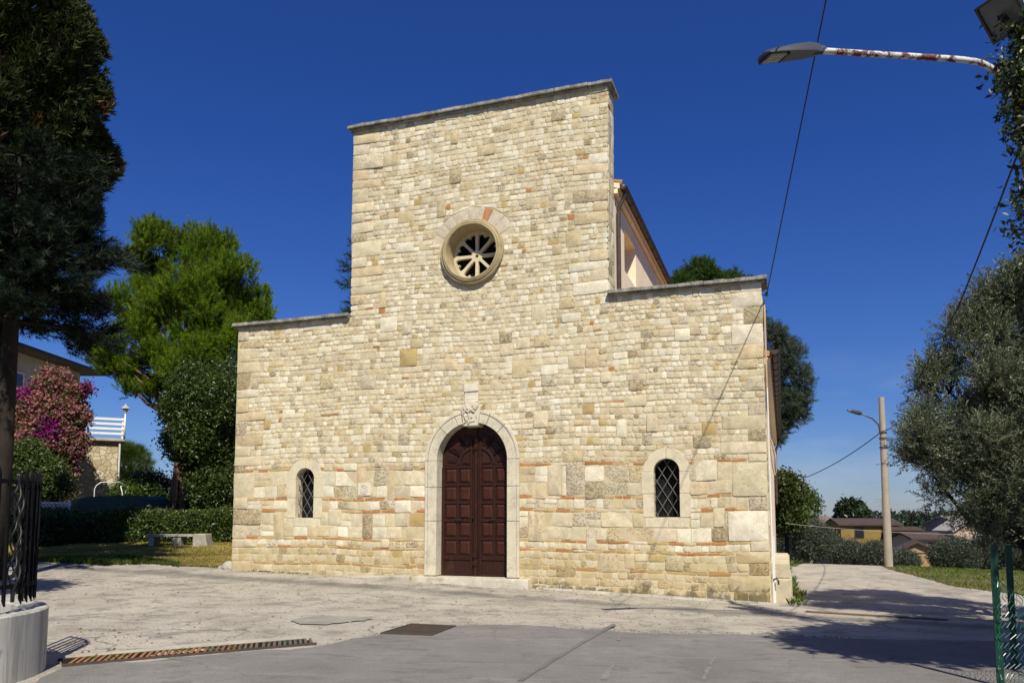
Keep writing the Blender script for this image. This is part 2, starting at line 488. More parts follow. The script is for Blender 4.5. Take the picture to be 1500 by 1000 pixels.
def cladding_mat():
    m, n, l, b = newmat('crazy_stone_cladding')
    co = coords(n, l)
    v = n.new('ShaderNodeTexVoronoi'); v.inputs['Scale'].default_value = 3.6; l.new(co, v.inputs['Vector'])
    v2 = n.new('ShaderNodeTexVoronoi'); v2.feature = 'DISTANCE_TO_EDGE'; v2.inputs['Scale'].default_value = 3.6; l.new(co, v2.inputs['Vector'])
    col = ramp(n, l, v.outputs['Color'], [(.1, (.38, .30, .18)), (.5, (.50, .42, .27)), (.9, (.58, .52, .38))])
    ed = ramp(n, l, v2.outputs['Distance'], [(.02, 0), (.07, 1)])
    col = mix(n, l, ed, (.30, .24, .15), col)
    l.new(col, b.inputs['Base Color']); b.inputs['Roughness'].default_value = .9
    bump(n, l, b, ed, .6, .03)
    return m
MT = dict(
    stone=stone_mat(), mortar=mortar_mat(), portal=travertine_mat('pale_portal_stone', (.585, .53, .405), (.22, .17, .10), pits=1.0),
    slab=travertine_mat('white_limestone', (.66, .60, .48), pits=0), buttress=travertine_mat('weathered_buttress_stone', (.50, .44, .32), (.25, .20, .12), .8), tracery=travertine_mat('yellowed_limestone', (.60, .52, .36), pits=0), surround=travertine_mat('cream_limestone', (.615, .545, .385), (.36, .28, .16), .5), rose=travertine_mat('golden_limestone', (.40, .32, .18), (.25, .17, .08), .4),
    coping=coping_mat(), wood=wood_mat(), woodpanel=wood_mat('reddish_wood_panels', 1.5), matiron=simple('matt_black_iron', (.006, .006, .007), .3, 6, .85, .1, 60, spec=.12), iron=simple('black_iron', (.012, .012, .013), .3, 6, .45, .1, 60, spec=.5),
    grille=simple('grey_iron', (.13, .125, .12), .3, 6, .6, .1, 60), dark=simple('dark_interior', (.006, .006, .006), .2, 3, .9, 0),
    peach=simple('peach_render', (.90, .725, .53), .07, 1.2, .9, .12, 90, spec=.1), tile=tile_mat('clay_tiles', (.30, .15, .075), (.48, .28, .16), 1),
    gutter=simple('brown_sheet_metal', (.075, .055, .045), .3, 6, .5, .1, 30, metal=.3), lead=simple('grey_pipe', (.42, .40, .37), .1, 4, .5, .05),
    conc=simple('plain_concrete', (.40, .37, .31), .22, 2.5, .9, .3, 45, stain=(.2, .18, .14)), wallconc=concrete_streaked(),
    step=simple('worn_step_stone', (.55, .50, .40), .2, 3, .85, .3, 30, stain=(.33, .29, .2)),
    pale=asphalt_mat('worn_pale_asphalt', True), road=asphalt_mat('dark_asphalt', False),
    patch=simple('patch_asphalt', (.30, .272, .235), .2, 4, .9, .4, 70), soil=soil_mat(),
    rust=rust_mat('rusty_steel', (.09, .075, .06), (.34, .13, .05), (.38, .52), 1.2), rustdark=rust_mat('dark_cast_iron', (.05, .042, .036), (.11, .06, .035), (.45, .6), 4),
    rustpole=rust_mat('rusty_white_paint', (.62, .60, .56), (.17, .05, .025), (.49, .55), 7),
    bark=simple('tree_bark', (.024, .019, .015), .45, 5, .95, .9, 14, sz=.3), barkpine=simple('pine_bark', (.17, .10, .065), .45, 6, .95, .9, 12, sz=.35),
    leaf=foliage_mat('broad_leaf', .22, .42, .5), needle=foliage_mat('needle_leaf', .30, .6, .25), olive=foliage_mat('olive_leaf', .15, .45, .45),
    cyp=foliage_mat('cypress_leaf', .15, .65, .2), petal=foliage_mat('petal', .35, .7, .1), grass=foliage_mat('grass_blade', .35, .7, .15),
    white=simple('white_paint', (.78, .77, .74), .06, 4, .5, .05), cream=simple('cream_render', (.60, .52, .38), .1, 1, .9, .1),
    orange=simple('ochre_render', (.40, .26, .14), .1, 1, .9, .1), yellow=simple('yellow_render', (.26, .175, .05), .12, .6, .9, .1),
    pink=simple('pinkish_render', (.50, .36, .28), .1, 1, .9, .1), greyroof=tile_mat('grey_brown_tiles', (.16, .11, .09), (.27, .20, .165), 0), brownroof=tile_mat('brown_tiles', (.06, .038, .03), (.10, .065, .048), 0),
    orangeroof=tile_mat('orange_tiles', (.42, .19, .09), (.55, .28, .14), 0), paleroof=tile_mat('pale_tiles', (.33, .30, .27), (.45, .41, .36), 0),
    fascia=simple('dark_fascia', (.10, .075, .055), .2, 3, .7, .1), pane=simple('dark_glass', (.02, .022, .025), .1, 3, .12, 0, spec=.6),
    clad=cladding_mat(), tarp=simple('green_tarpaulin', (.012, .055, .045), .3, 1.5, .5, .25, 8), carblue=simple('blue_car_paint', (.03, .06, .13), .1, 3, .25, 0, spec=.6),
    rubber=simple('black_rubber', (.02, .02, .02), .2, 5, .8, .1), netgreen=simple('green_coated_wire', (.018, .12, .085), .3, 12, .3, 0, spec=.7), green=simple('green_plastic_coat', (.007, .040, .024), .2, 8, .45, .1, 60),
    poleconc=simple('spun_concrete', (.36, .31, .25), .12, 2, .85, .2, 60), lampgrey=simple('lamp_grey_metal', (.10, .105, .115), .12, 4, .4, .05, metal=.4),
    silver=simple('silver_metal', (.45, .46, .48), .1, 4, .35, 0, metal=.6), lens=simple('lamp_lens', (.50, .47, .36), .1, 30, .2, .1, 60), wire=simple('black_cable', (.02, .018, .018), .2, 5, .6, 0),
    corten=simple('brown_conduit', (.50, .35, .22), .12, 5, .7, .1),
)

# ------------------------------------------------------------------ ground, paving
def axis(lims):
    a = [lims[0][0]]
    for lo, hi, st in lims:
        x = a[-1]
        while x < hi - 1e-6:
            x = min(hi, x + st); a.append(x)
    return np.array(a)
gx = axis([(-700, -60, 40), (-60, -20, 4), (-20, 20, .5), (20, 60, 4), (60, 700, 40)])
gy = axis([(-120, -20, 20), (-20, 44, .5), (44, 100, 4), (100, 240, 20), (240, 1400, 60)])
XX, YY = np.meshgrid(gx, gy)
ZZ = ground_z(XX, YY)
nx, ny = len(gx), len(gy)
me = bpy.data.meshes.new('ground')
vs = np.stack([XX, YY, ZZ], -1).reshape(-1, 3)
fs = [(j * nx + i, j * nx + i + 1, (j + 1) * nx + i + 1, (j + 1) * nx + i) for j in range(ny - 1) for i in range(nx - 1)]
me.from_pydata(vs.tolist(), [], fs); me.materials.append(MT['soil'])
me.polygons.foreach_set('use_smooth', [True] * len(fs))
tag(link(bpy.data.objects.new('ground', me)), kind='structure')

def rough_edge(pts, step=.5, amp=.06, seed=1):
    r = random.Random(seed); out = []
    for i, a in enumerate(pts):
        b = pts[(i + 1) % len(pts)]
        L = math.hypot(b[0] - a[0], b[1] - a[1]); k = max(1, int(L / step))
        for j in range(k):
            t = j / k
            out.append((a[0] + (b[0] - a[0]) * t + (r.uniform(-amp, amp) if j else 0), a[1] + (b[1] - a[1]) * t + (r.uniform(-amp, amp) if j else 0)))
    return out
def sheet(name, outline, mat, dz, step=.5, kind='structure'):
    bm = bmesh.new()
    tri = tessellate_polygon([[Vector((p[0], p[1], 0)) for p in outline]])
    bv = [bm.verts.new((p[0], p[1], 0)) for p in outline]
    for t in tri:
        try: bm.faces.new([bv[i] for i in t])
        except ValueError: pass
    xs = [p[0] for p in outline]; ys = [p[1] for p in outline]
    for ax, lo, hi in ((0, min(xs), max(xs)), (1, min(ys), max(ys))):
        c = math.ceil(lo / step) * step
        while c < hi:
            co = (c, 0, 0) if ax == 0 else (0, c, 0); no = (1, 0, 0) if ax == 0 else (0, 1, 0)
            bmesh.ops.bisect_plane(bm, geom=bm.verts[:] + bm.edges[:] + bm.faces[:], plane_co=co, plane_no=no, dist=1e-5)
            c += step
    bm.verts.ensure_lookup_table()
    P = np.array([v.co[:2] for v in bm.verts])
    Z = ground_z(P[:, 0], P[:, 1]) + dz
    for v, z in zip(bm.verts, Z): v.co.z = z
    for f in bm.faces:
        f.normal_update()
        if f.normal.z < 0: f.normal_flip()
        f.smooth = True
    me = bpy.data.meshes.new(name); bm.to_mesh(me); bm.free(); me.materials.append(mat)
    o = link(bpy.data.objects.new(name, me))
    return tag(o, kind=kind) if kind else o
def G2(px, py):
    p = gp(px, py); return (p.x, p.y)
def W2(u, n):
    p = fw(u, 0, n); return (p.x, p.y)
pave = [G2(-150, 824), G2(60, 822), G2(150, 826), G2(215, 825), G2(262, 830), G2(335, 833), W2(-7.9, 0), W2(-6, -2), W2(5.5, -2), W2(5.6, -14), W2(6.0, -14),
        G2(1165, 830), G2(1240, 827), G2(1300, 834), G2(1345, 845), G2(1400, 860), G2(1500, 872), (16, 17), (17, 2), (15, -12), (-14, -12), (-17, 6)]
pave = rough_edge(pave, .4, .07, 3)
sheet('pavement', pave, MT['pale'], .015, 1.0)
roadp = [G2(-40, 1040), G2(75, 990), G2(92, 981), G2(456, 951), G2(480, 947), G2(560, 931), G2(670, 919), G2(760, 917), G2(850, 924), G2(960, 930), G2(1100, 932), G2(1250, 938), G2(1440, 941), G2(1700, 946), (16, -11), (-11, -11)]
sheet('road', rough_edge(roadp, .16, .07, 5), MT['road'], .03, 1.0)
# patches and seams in the paving
pp = [G2(x, y) for x, y in ((425, 911), (446, 906), (475, 904), (520, 905), (548, 908), (535, 911), (510, 913), (478, 917), (440, 916))]
sheet('asphalt_patch', rough_edge(pp, .12, .05, 8), MT['patch'], .03, 1.0)
seam = [G2(x, y) for x, y in ((757, 1002), (766, 1002), (903, 918), (898, 916))]
sheet('tar_seam', rough_edge(seam, .2, .012, 9), simple('tar', (.165, .153, .143), .2, 4, .85, .3, 60), .037, 1.0)
for k, q in enumerate([((880, 1000), (889, 1000), (905, 968), (900, 968)), ((1028, 1000), (1034, 1000), (1049, 963), (1045, 963)), ((903, 941), (909, 941), (912, 929), (908, 929))]):
    sheet('road_mark', rough_edge([G2(x, y) for x, y in q], .15, .012, 20 + k), simple('chalky_mark', (.215, .202, .19), .25, 8, .95, .2, 60), .036, 1.0)
kerbp = [G2(x, y) for x, y in ((86, 972), (120, 962), (300, 945), (452, 934), (458, 940), (90, 978))]
sheet('concrete_border', rough_edge(kerbp, .3, .02, 11), simple('pale_concrete_border', (.44, .40, .32), .18, 2.5, .9, .3, 50), .033, 1.0)

# ------------------------------------------------------------------ the church
PC, PV = -1.05, 3.03                       # portal axis and springing
W1C, W2C = -5.86, 3.72
ROC, ROV = -1.05, 8.30
church = thing('church', 'pale rubble stone church front with rose window and brown arched door', 'church', FO, -FA)

def arch_shape(c, hw, v0, vs, n=20):
    return [(c - hw, v0), (c + hw, v0)] + arc(c, vs, hw, 0, 180, n)
OUT = [(-8.13, -.9), (5.93, -.9), (5.90, 3.0), (5.88, 6.87), (2.40, 6.87), (2.42, 9.0), (2.47, 12.08), (-4.56, 12.08), (-4.58, 9.2), (-4.50, 6.93), (-8.16, 6.93), (-8.14, 3.0)]
HOLES = [arch_shape(PC, .985, -.2, PV), arch_shape(W1C, .30, 1.60, 2.64), arch_shape(W2C, .31, 1.62, 2.66), arc(ROC, ROV, .72, 0, 352.5, 47)]
body = MB()
plate(body, OUT, HOLES, 0.0, -.62)
nbody = len(body.v)
SV, SF, SCOL = body.v, body.f, [(1, 1, 1, 0)] * nbody
SMI = body.mi

PAL = dict(cream=(.66, .59, .43), white=(.745, .70, .565), tan=(.61, .52, .345), grey=(.61, .55, .42), brown=(.515, .44, .295), ochre=(.50, .39, .185), brick=(.47, .225, .09), pinkb=(.56, .405, .215))
def pick(w):
    k = random.choices(list(w), list(w.values()))[0]
    c = PAL[k]; j = random.uniform(.93, 1.07)
    c = tuple(min(.8, x * j * random.uniform(.985, 1.015)) for x in c)
    por = {'cream': random.choice((0, .1, .35)), 'white': random.choice((0, 0, .1)), 'tan': random.uniform(.1, .7), 'grey': random.uniform(.4, .9), 'brown': random.uniform(.7, 1), 'ochre': .2, 'brick': 0, 'pinkb': 0}[k]
    return c + (por,)
def warp(u, v):
    return v + .022 * math.sin(.95 * u + 1.7 * math.sin(.8 * v)) + .012 * math.sin(2.3 * u + 1.1 * v)
def unit2(a, b):
    dx, dy = b[0] - a[0], b[1] - a[1]; L = math.hypot(dx, dy) or 1e-9
    return dx / L, dy / L, L
def stone(q, col, h=None, g=None, frame='f', fixed=False):
    """one stone: q = four corners (u, v) anticlockwise from bottom left; a softly pillowed block standing a little proud of the mortar"""
    h = h if h is not None else random.uniform(.004, .015)
    g = g if g is not None else random.uniform(.002, .009)
    mn = min(unit2(q[0], q[1])[2], unit2(q[1], q[2])[2], unit2(q[2], q[3])[2], unit2(q[3], q[0])[2])
    if mn < .03: return
    rr = [min(.42 * mn, random.uniform(.010, .045)) for _ in range(4)]
    jt = [random.uniform(-.006, .007) for _ in range(16)]
    if not fixed: q = [(a, warp(a, b)) for a, b in q]
    tilt = (random.uniform(-.05, .05), random.uniform(-.05, .05))
    cx = sum(p[0] for p in q) / 4; cy = sum(p[1] for p in q) / 4
    def ring(ins, z):
        c = []
        for i in range(4):
            a = unit2(q[i], q[i - 1]); b = unit2(q[i], q[(i + 1) % 4])
            k = min(ins, .45 * mn)
            c.append((q[i][0] + k * (a[0] + b[0]), q[i][1] + k * (a[1] + b[1])))
        out = []
        for i in range(4):
            p, pr, nx_ = c[i], c[i - 1], c[(i + 1) % 4]
            a = unit2(p, pr); b = unit2(p, nx_); r = min(rr[i], .4 * a[2], .4 * b[2])
            out += [(p[0] + a[0] * r, p[1] + a[1] * r), (p[0] + .30 * r * (a[0] + b[0]), p[1] + .30 * r * (a[1] + b[1])), (p[0] + b[0] * r, p[1] + b[1] * r),
                    ((p[0] + nx_[0]) / 2, (p[1] + nx_[1]) / 2)]
        res = []
        for k, p in enumerate(out):
            d = unit2((cx, cy), p)
            x, y = p[0] + d[0] * jt[k], p[1] + d[1] * jt[k]
            zz = z + ((x - cx) * tilt[0] + (y - cy) * tilt[1] if z > 0 else 0)
            res.append((x, y, zz))
        return res
    rings = [ring(g, -.008), ring(g + .002, h * .8), ring(g + .011, h)]
    b = len(SV)
    pts = [p for r_ in rings for p in r_] + [(cx, cy, h + random.uniform(-.003, .006))]
    for (x, y, z) in pts:
        if frame == 'f': SV.append((x, -z, y))
        else: SV.append((frame + z, x, y))            # the side return: x runs back into depth
        SCOL.append(col)
    for k in range(2):
        for i in range(16):
            j = (i + 1) % 16
            SF.append((b + k * 16 + i, b + k * 16 + j, b + (k + 1) * 16 + j, b + (k + 1) * 16 + i))
    for i in range(16):
        SF.append((b + 32 + i, b + 32 + (i + 1) % 16, b + 48))
    SMI.extend([1] * 48)

# openings as half-widths of what covers the wall at a height
def hw_portal(v):
    if v < PV: return 1.23
    d = 1.23 ** 2 - (v - PV) ** 2
    if d > 0: return max(math.sqrt(d), .25 if v > 4.0 else 0)
    if v < 4.44: return .25
    if v < 4.93: return .17
    return None
def hw_win(v, cs):
    if v < 1.40: return None
    if v < cs: return .52
    d = .52 ** 2 - (v - cs) ** 2
    return math.sqrt(d) if d > 0 else None
def hw_rose(v):
    r = .84 if v < 8.66 else 1.20
    d = r * r - (v - ROV) ** 2
    return math.sqrt(d) if d > 0 else None
OPEN = [(PC, hw_portal), (W1C, lambda v: hw_win(v, 2.64)), (W2C, lambda v: hw_win(v, 2.66)), (ROC, hw_rose)]

courses = [(-.80, -.38, 's'), (-.38, .02, 's'), (.02, .20, 's'), (.20, .36, 's'), (.36, .44, 'b'), (.44, .62, 's'), (.62, .795, 's'), (.795, .865, 'b'), (.865, 1.02, 's'), (1.02, 1.09, 'b'),
           (1.09, 1.40, 's'), (1.40, 1.745, 's'), (1.745, 1.825, 'b'), (1.825, 2.055, 's'), (2.055, 2.135, 'b'), (2.135, 2.44, 's'), (2.44, 2.835, 's'), (2.835, 2.91, 'b'), (2.91, 3.03, 's')]
v = 3.03
for stop in (4.44, 4.93, 6.93, 8.66, 12.08):
    span = stop - v; k = max(1, round(span / .136))
    hs = [random.uniform(.72, 1.3) for _ in range(k)]; s_ = sum(hs)
    for h in hs:
        courses.append((v, v + h * span / s_, 's')); v += h * span / s_
    v = stop
def wall_lim(vm):
    if vm > 6.93: return -4.56, 2.44 + max(0, vm - 9) * .01
    return -8.14, 5.90
block = {i: [] for i in range(len(courses))}                       # reserved spans per course
def free(i, a, b):
    if any(a < y and b > x for x, y in block[i]): return False
    v0, v1, _ = courses[i]
    for c, f in OPEN:
        for vv in (v0, (v0 + v1) / 2, v1):
            w = f(vv)
            if w is not None and a < c + w + .03 and b > c - w - .03: return False
    lo, hi = wall_lim((v0 + v1) / 2)
    return a >= lo - .001 and b <= hi + .001
BIG = dict(cream=4, tan=3, grey=2.5, brown=1.5, white=1)
def reserve(i, k, a, b, pal):
    ids = range(i, i + k)
    if i + k > len(courses) or not all(free(j, a, b) for j in ids): return False
    if wall_lim(courses[i][0] + .01)[0] != wall_lim(courses[i + k - 1][1] - .01)[0]: return False
    for j in ids: block[j].append((a, b))
    stone([(a, courses[i][0]), (b, courses[i][0]), (b, courses[i + k - 1][1]), (a, courses[i + k - 1][1])], pick(pal), random.uniform(.012, .026))
    return True
# quoins
for side in (0, 1):
    i = 0; alt = 0
    while i < len(courses):
        k = random.choice((2, 2, 3)); k = min(k, len(courses) - i)
        lim = wall_lim((courses[i][0] + courses[min(i + k, len(courses)) - 1][1]) / 2)
        w = random.uniform(.62, 1.0) if alt else random.uniform(.34, .55)
        if random.random() < .85:
            a = lim[side]; reserve(i, k, *((a, a + w) if side == 0 else (a - w, a)), BIG)
        alt = 1 - alt; i += k
# bigger blocks among the rubble
for _ in range(330):
    i = random.randrange(0, len(courses) - 3); u = random.uniform(-8, 5.6)
    if courses[i][0] > 3 and random.random() < .35: continue
    k = random.choice((2, 2, 2, 3)); reserve(i, k, u, u + random.uniform(.2, .52), BIG if random.random() < .8 else dict(ochre=.5, tan=2, white=2))
LOW = dict(cream=6, white=2.8, tan=2.2, grey=1.8, brown=.6, ochre=.2)
UP = dict(cream=7, white=5.8, tan=2.0, grey=1.6, brown=.3, ochre=.26, brick=.04)
for i, (v0, v1, kind) in enumerate(courses):
    vm = (v0 + v1) / 2; lo, hi = wall_lim(vm)
    cuts = []
    for c, f in OPEN:
        w0, wm, w1 = f(v0 + 1e-4), f(vm), f(v1 - 1e-4)
        if w0 is None and wm is None and w1 is None: continue
        if wm is not None and w0 is not None and w1 is not None and abs(w0 - w1) < 1e-6: pass
        cuts.append((c - (w0 or 0), c + (w0 or 0), c - (w1 or 0), c + (w1 or 0)))
    for a, b in block[i]: cuts.append((a, b, a, b))
    cuts.sort(key=lambda c: min(c[0], c[2]))
    spans = []; L = (lo, lo)
    for c in cuts:
        spans.append((L, (c[0], c[2]))); L = (c[1], c[3])
    spans.append((L, (hi, hi)))
    H = v1 - v0
    for (a0, a1), (b0, b1) in spans:
        if (b0 + b1) / 2 - (a0 + a1) / 2 < .05: continue
        # widths
        tot = (b0 + b1 - a0 - a1) / 2; ws = []
        while sum(ws) < tot:
            ws.append(random.uniform(.22, .5) if kind == 'b' else max(.11, H * random.uniform(.7, 1.45)) if random.random() < .86 else H * random.uniform(1.4, 2.2))
        if len(ws) > 1 and tot - sum(ws[:-1]) < .5 * H + .03: ws.pop()
        S = sum(ws); t = 0
        for w in ws:
            t0, t1 = t / S, (t + w) / S; t += w
            sl = random.uniform(-.012, .012)
            ma, mb_ = (a0 + a1) / 2, (b0 + b1) / 2
            if abs(a0 - a1) > .3: ma = max(a0, a1) - .12
            if abs(b0 - b1) > .3: mb_ = min(b0, b1) + .12
            A0 = A1 = ma + (mb_ - ma) * t0
            B0 = B1 = ma + (mb_ - ma) * t1
            if t0 < 1e-6: A0, A1 = a0, a1
            else: A0 += sl; A1 -= sl
            if t1 > 1 - 1e-6: B0, B1 = b0, b1
            if min(B0 - A0, B1 - A1) < .02:
                A0, A1, B0, B1 = a0 + (b0 - a0) * t0, a1 + (b1 - a1) * t0, a0 + (b0 - a0) * t1, a1 + (b1 - a1) * t1
            dv0, dv1 = random.uniform(-.006, .006), random.uniform(-.012, .004)
            q = [(A0, v0 + dv0), (B0, v0 + dv0), (B1, v1 + dv1), (A1, v1 + dv1)]
            um = (A0 + B0) / 2
            if kind == 'b':
                pb = .5 + .5 * math.sin(um * 1.3 + i * 2.1)
                stone(q, pick(dict(brick=3, pinkb=2, ochre=1) if random.random() < .78 + .25 * pb else dict(cream=2, tan=3)), random.uniform(.004, .014), .004)
            elif H > .12 and w > .2 and vm > 3 and random.random() < .07:
                vb = v0 + random.uniform(.035, .05)
                stone([(A0, v0), (B0, v0), (B0, vb), (A0, vb)], pick(dict(brick=2, pinkb=2, ochre=.6)), random.uniform(.004, .012), .003)
                stone([(A0, vb), (B0, vb), (B1, v1), (A1, v1)], pick(UP))
            elif H > .2 and w > .18 and random.random() < .22 and abs(A0 - A1) < .01 and abs(B0 - B1) < .01:
                s = random.uniform(.4, .6); vmid = v0 + H * s
                stone([(A0, v0), (B0, v0), (B0, vmid), (A0, vmid)], pick(UP)); stone([(A0, vmid), (B0, vmid), (B1, v1), (A1, v1)], pick(UP))
            else:
                hh = H * random.uniform(.0, .16) if random.random() < .3 else 0      # some stones do not fill their course
                q = [(q[0][0], q[0][1] + hh * .3), (q[1][0], q[1][1] + hh * .3), (q[2][0], q[2][1] - hh * .7), (q[3][0], q[3][1] - hh * .7)]
                stone(q, pick(LOW if vm < 3.1 else UP))
# the relieving arch over the rose window
an = 28
for da in (34, 12, 46, 30):
    a, b = an, an + da
    col = (.47, .235, .11, 0) if da == 12 else (.58, .52, .42, .15)
    m = (a + b) / 2
    segs = [(a, m), (m, b)] if da > 20 else [(a, b)]
    # long voussoirs built of one curved block: two quads sharing a colour
    for (x, y) in segs:
        q = [(ROC + r * math.cos(R(t)), ROV + r * math.sin(R(t))) for r, t in ((.80, y), (.80, x), (1.20, x), (1.20, y))]
        stone([q[0], q[1], q[2], q[3]], col, .012, .002 if da > 20 else .006, fixed=True)
    an += da
# stones on the side return of the tall part and of the right corner
for frame, lo_v, hi_v in ((2.445, 6.95, 12.05), (5.91, -.6, 6.85)):
    v = lo_v
    while v < hi_v - .05:
        h = random.uniform(.2, .5); h = min(h, hi_v - v)
        cut = random.choice((.25, .35, .62))
        fr = frame + (max(0, v - 9) * .01 if frame < 3 else -.004 * v)
        stone([(.0, v), (cut, v), (cut, v + h), (.0, v + h)], pick(BIG), frame=fr, fixed=True)
        if cut < .6: stone([(cut, v), (.62, v), (.62, v + h), (cut, v + h)], pick(UP), frame=fr, fixed=True)
        v += h
body.build('facade_wall', [MT['mortar'], MT['stone']], church, smooth=R(50), col=SCOL)

# carved stone with a rosette, left of the portal
mb = MB()
plate(mb, [(-4.22, 2.18), (-3.86, 2.18), (-3.86, 2.50), (-4.22, 2.50)], [], .035, -.02)
plate(mb, arc(-4.04, 2.34, .125, 0, 345, 23), [arc(-4.04, 2.34, .10, 0, 345, 23)], .047, .03)
for k in range(6):
    a = R(60 * k); cx, cy = -4.04 + .055 * math.cos(a), 2.34 + .055 * math.sin(a)
    plate(mb, [(cx + .03 * math.cos(t), cy + .03 * math.sin(t)) for t in [R(40 * j) for j in range(9)]], [], .046, .03)
mb.build('carved_rosette', MT['slab'], church, bevel=.004)

# portal: jamb blocks, voussoirs, mouldings
mb = MB()
jv = [.17, 1.52, 2.37, PV]
for s in (-1, 1):
    for a, b in zip(jv[:-1], jv[1:]):
        g = .005
        for (x0, x1, f) in ((.935, 1.175, .045), (1.181, 1.25, .062)):
            xa, xb = sorted((PC + s * x0, PC + s * x1))
            plate(mb, [(xa, a + g), (xb, a + g), (xb, b - g), (xa, b - g)], [], f + random.uniform(0, .004), -.38 if x0 < 1 else -.1)
for a, b in ((0, 44), (44, 66), (66, 79.5), (100.5, 113), (113, 136), (136, 180)):
    g = .35
    for (r0, r1, f) in ((.935, 1.175, .045), (1.181, 1.25, .062)):
        k = max(3, int((b - a) / 4))
        plate(mb, arc(PC, PV, r1, a + g, b - g, k) + arc(PC, PV, r0, b - g, a + g, k), [], f + random.uniform(0, .004), -.38 if r0 < 1 else -.1)
portal = mb.build('portal_surround', MT['portal'], church, bevel=.006)
mb = MB()                                                     # keystone with worn foliate relief
plate(mb, [(PC - .20, 3.87), (PC + .18, 3.87), (PC + .27, 4.36), (PC + .12, 4.46), (PC - .13, 4.46), (PC - .27, 4.36)], [], .10, -.36)
r_ = random.Random(5)
for k in range(26):
    cx = PC + r_.uniform(-.17, .17); cy = 3.93 + r_.uniform(0, .45); a = r_.uniform(0, 3.1); l_, w_ = r_.uniform(.04, .1), r_.uniform(.015, .03)
    pts = [(cx + l_ * math.cos(a) * x - w_ * math.sin(a) * y, cy + l_ * math.sin(a) * x + w_ * math.cos(a) * y) for x, y in ((-1, 0), (-.5, -.9), (.4, -.8), (1, 0), (.4, .8), (-.5, .9))]
    plate(mb, pts, [], .115 + r_.uniform(0, .03), .09)
mb.build('keystone', MT['portal'], portal, bevel=.008)
mb = MB()
plate(mb, [(PC - .20, 4.47), (PC + .15, 4.47), (PC + .17, 4.72), (PC - .20, 4.72)], [], .035, -.02)
plate(mb, [(PC - .205, 4.73), (PC + .17, 4.745), (PC + .175, 4.95), (PC - .205, 4.92)], [], .055, -.02)
for k in range(5):
    x = PC - .14 + .055 * k; plate(mb, [(x, 4.53 + .02 * (k % 2)), (x + .04, 4.53), (x + .035, 4.60), (x + .005, 4.59)], [], .046, .03)
mb.build('carved_slab', MT['slab'], church, bevel=.008)
# threshold and steps
mb = MB()
mb.box((PC - 1.45, -.32, -.4), (PC + 1.55, .3, .155))
mb.box((PC + .42, -.34, -.4), (PC + 1.56, -.323, .135))
mb.build('door_step', MT['step'], church, bevel=.02, seg=2)
mb = MB(); mb.box((PC - 1.2, -.52, -.5), (PC + 1.5, -.345, -.01)); mb.build('lower_step', MT['conc'], church, bevel=.02)

# the two-leaf door
DY = .30                                                      # depth of the door face behind the wall face
door = MB()
def dplate(m, pts, f, back=.06): plate(m, pts, [], -DY + f, -DY - back)
leafs = []
for s in (-1, 1):
    m = MB()
    # ground board of the leaf
    out = [(PC + s * .012, .16), (PC + s * .96, .16)] + [(PC + s * .96 * math.cos(R(t)), PV + .96 * math.sin(R(t))) for t in range(0, 89, 4)] + [(PC + s * .012, PV + .96)]
    if s < 0: out = out[::-1]
    dplate(m, out, 0)
    def U_(a, b): return sorted((PC + s * a, PC + s * b))
    def frame_box(a, b, v0, v1, f):
        x0, x1 = U_(a, b); dplate(m, [(x0, v0), (x1, v0), (x1, v1), (x0, v1)], f, .02)
    top = 2.88
    frame_box(.10, .145, .17, top + .70, .03); frame_box(.46, .52, .62, top, .03); frame_box(.85, .955, .17, top, .03)
    frame_box(.145, .85, .17, .23, .028); frame_box(.145, .85, .56, .63, .03)
    rows = 5; hh = (top - .63) / rows
    for k in range(rows + 1):
        vv = .63 + hh * k; frame_box(.145, .85, vv - .03, vv + .03, .032)
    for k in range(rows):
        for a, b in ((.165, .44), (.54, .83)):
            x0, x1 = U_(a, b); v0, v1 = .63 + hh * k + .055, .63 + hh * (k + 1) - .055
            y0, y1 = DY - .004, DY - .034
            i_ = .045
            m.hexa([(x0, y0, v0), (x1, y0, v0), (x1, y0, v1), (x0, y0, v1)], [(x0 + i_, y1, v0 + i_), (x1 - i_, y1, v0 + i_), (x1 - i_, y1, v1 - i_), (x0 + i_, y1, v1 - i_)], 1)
    # the fan above: quarter panel, arched moulding, radial panels
    def pol(r, t): return (PC + s * r * math.cos(R(t)), top + .03 + r * math.sin(R(t)))
    def poly(pts, f, back=.02): dplate(m, pts if s > 0 else pts[::-1], f, back)
    ring_ = [pol(.50, t) for t in range(2, 78, 6)] + [pol(.44, t) for t in range(74, 1, -6)]
    poly(ring_, .036)
    q = [(PC + s * .165, top + .06)] + [pol(.39, t) for t in (7, 18, 30, 42, 54, 64)] + [(PC + s * .165, top + .375)]
    poly(q, .02)
    qc = (PC + s * .25, top + .15)
    poly([(qc[0] + (x - qc[0]) * .72, qc[1] + (y - qc[1]) * .72) for x, y in q], .034)
    for a, b in ((5, 27), (32, 54), (59, 80)):
        r1 = .80
        for t in (a - 2.5, b + 2.5):
            if t < 82: poly([pol(.52, t - 2.0), pol(.86, t - 1.4), pol(.86, t + 1.4), pol(.52, t + 2.0)], .03)
        pn = [pol(.56, a + 3), pol(r1, a + 2)] + [pol(r1, a + (b - a) * k / 4) for k in (1, 2, 3)] + [pol(r1, b - 2), pol(.56, b - 3)]
        poly(pn, .02)
        mc = (sum(p[0] for p in pn) / len(pn), sum(p[1] for p in pn) / len(pn))
        poly([(mc[0] + (x - mc[0]) * .68, mc[1] + (y - mc[1]) * .68) for x, y in pn], .034)
    leafs.append(m)
door_e = MB()
plate(door_e, arch_shape(PC, .98, .1, PV), [], -DY - .09, -DY - .14)
door_o = door_e.build('door', MT['dark'], church)
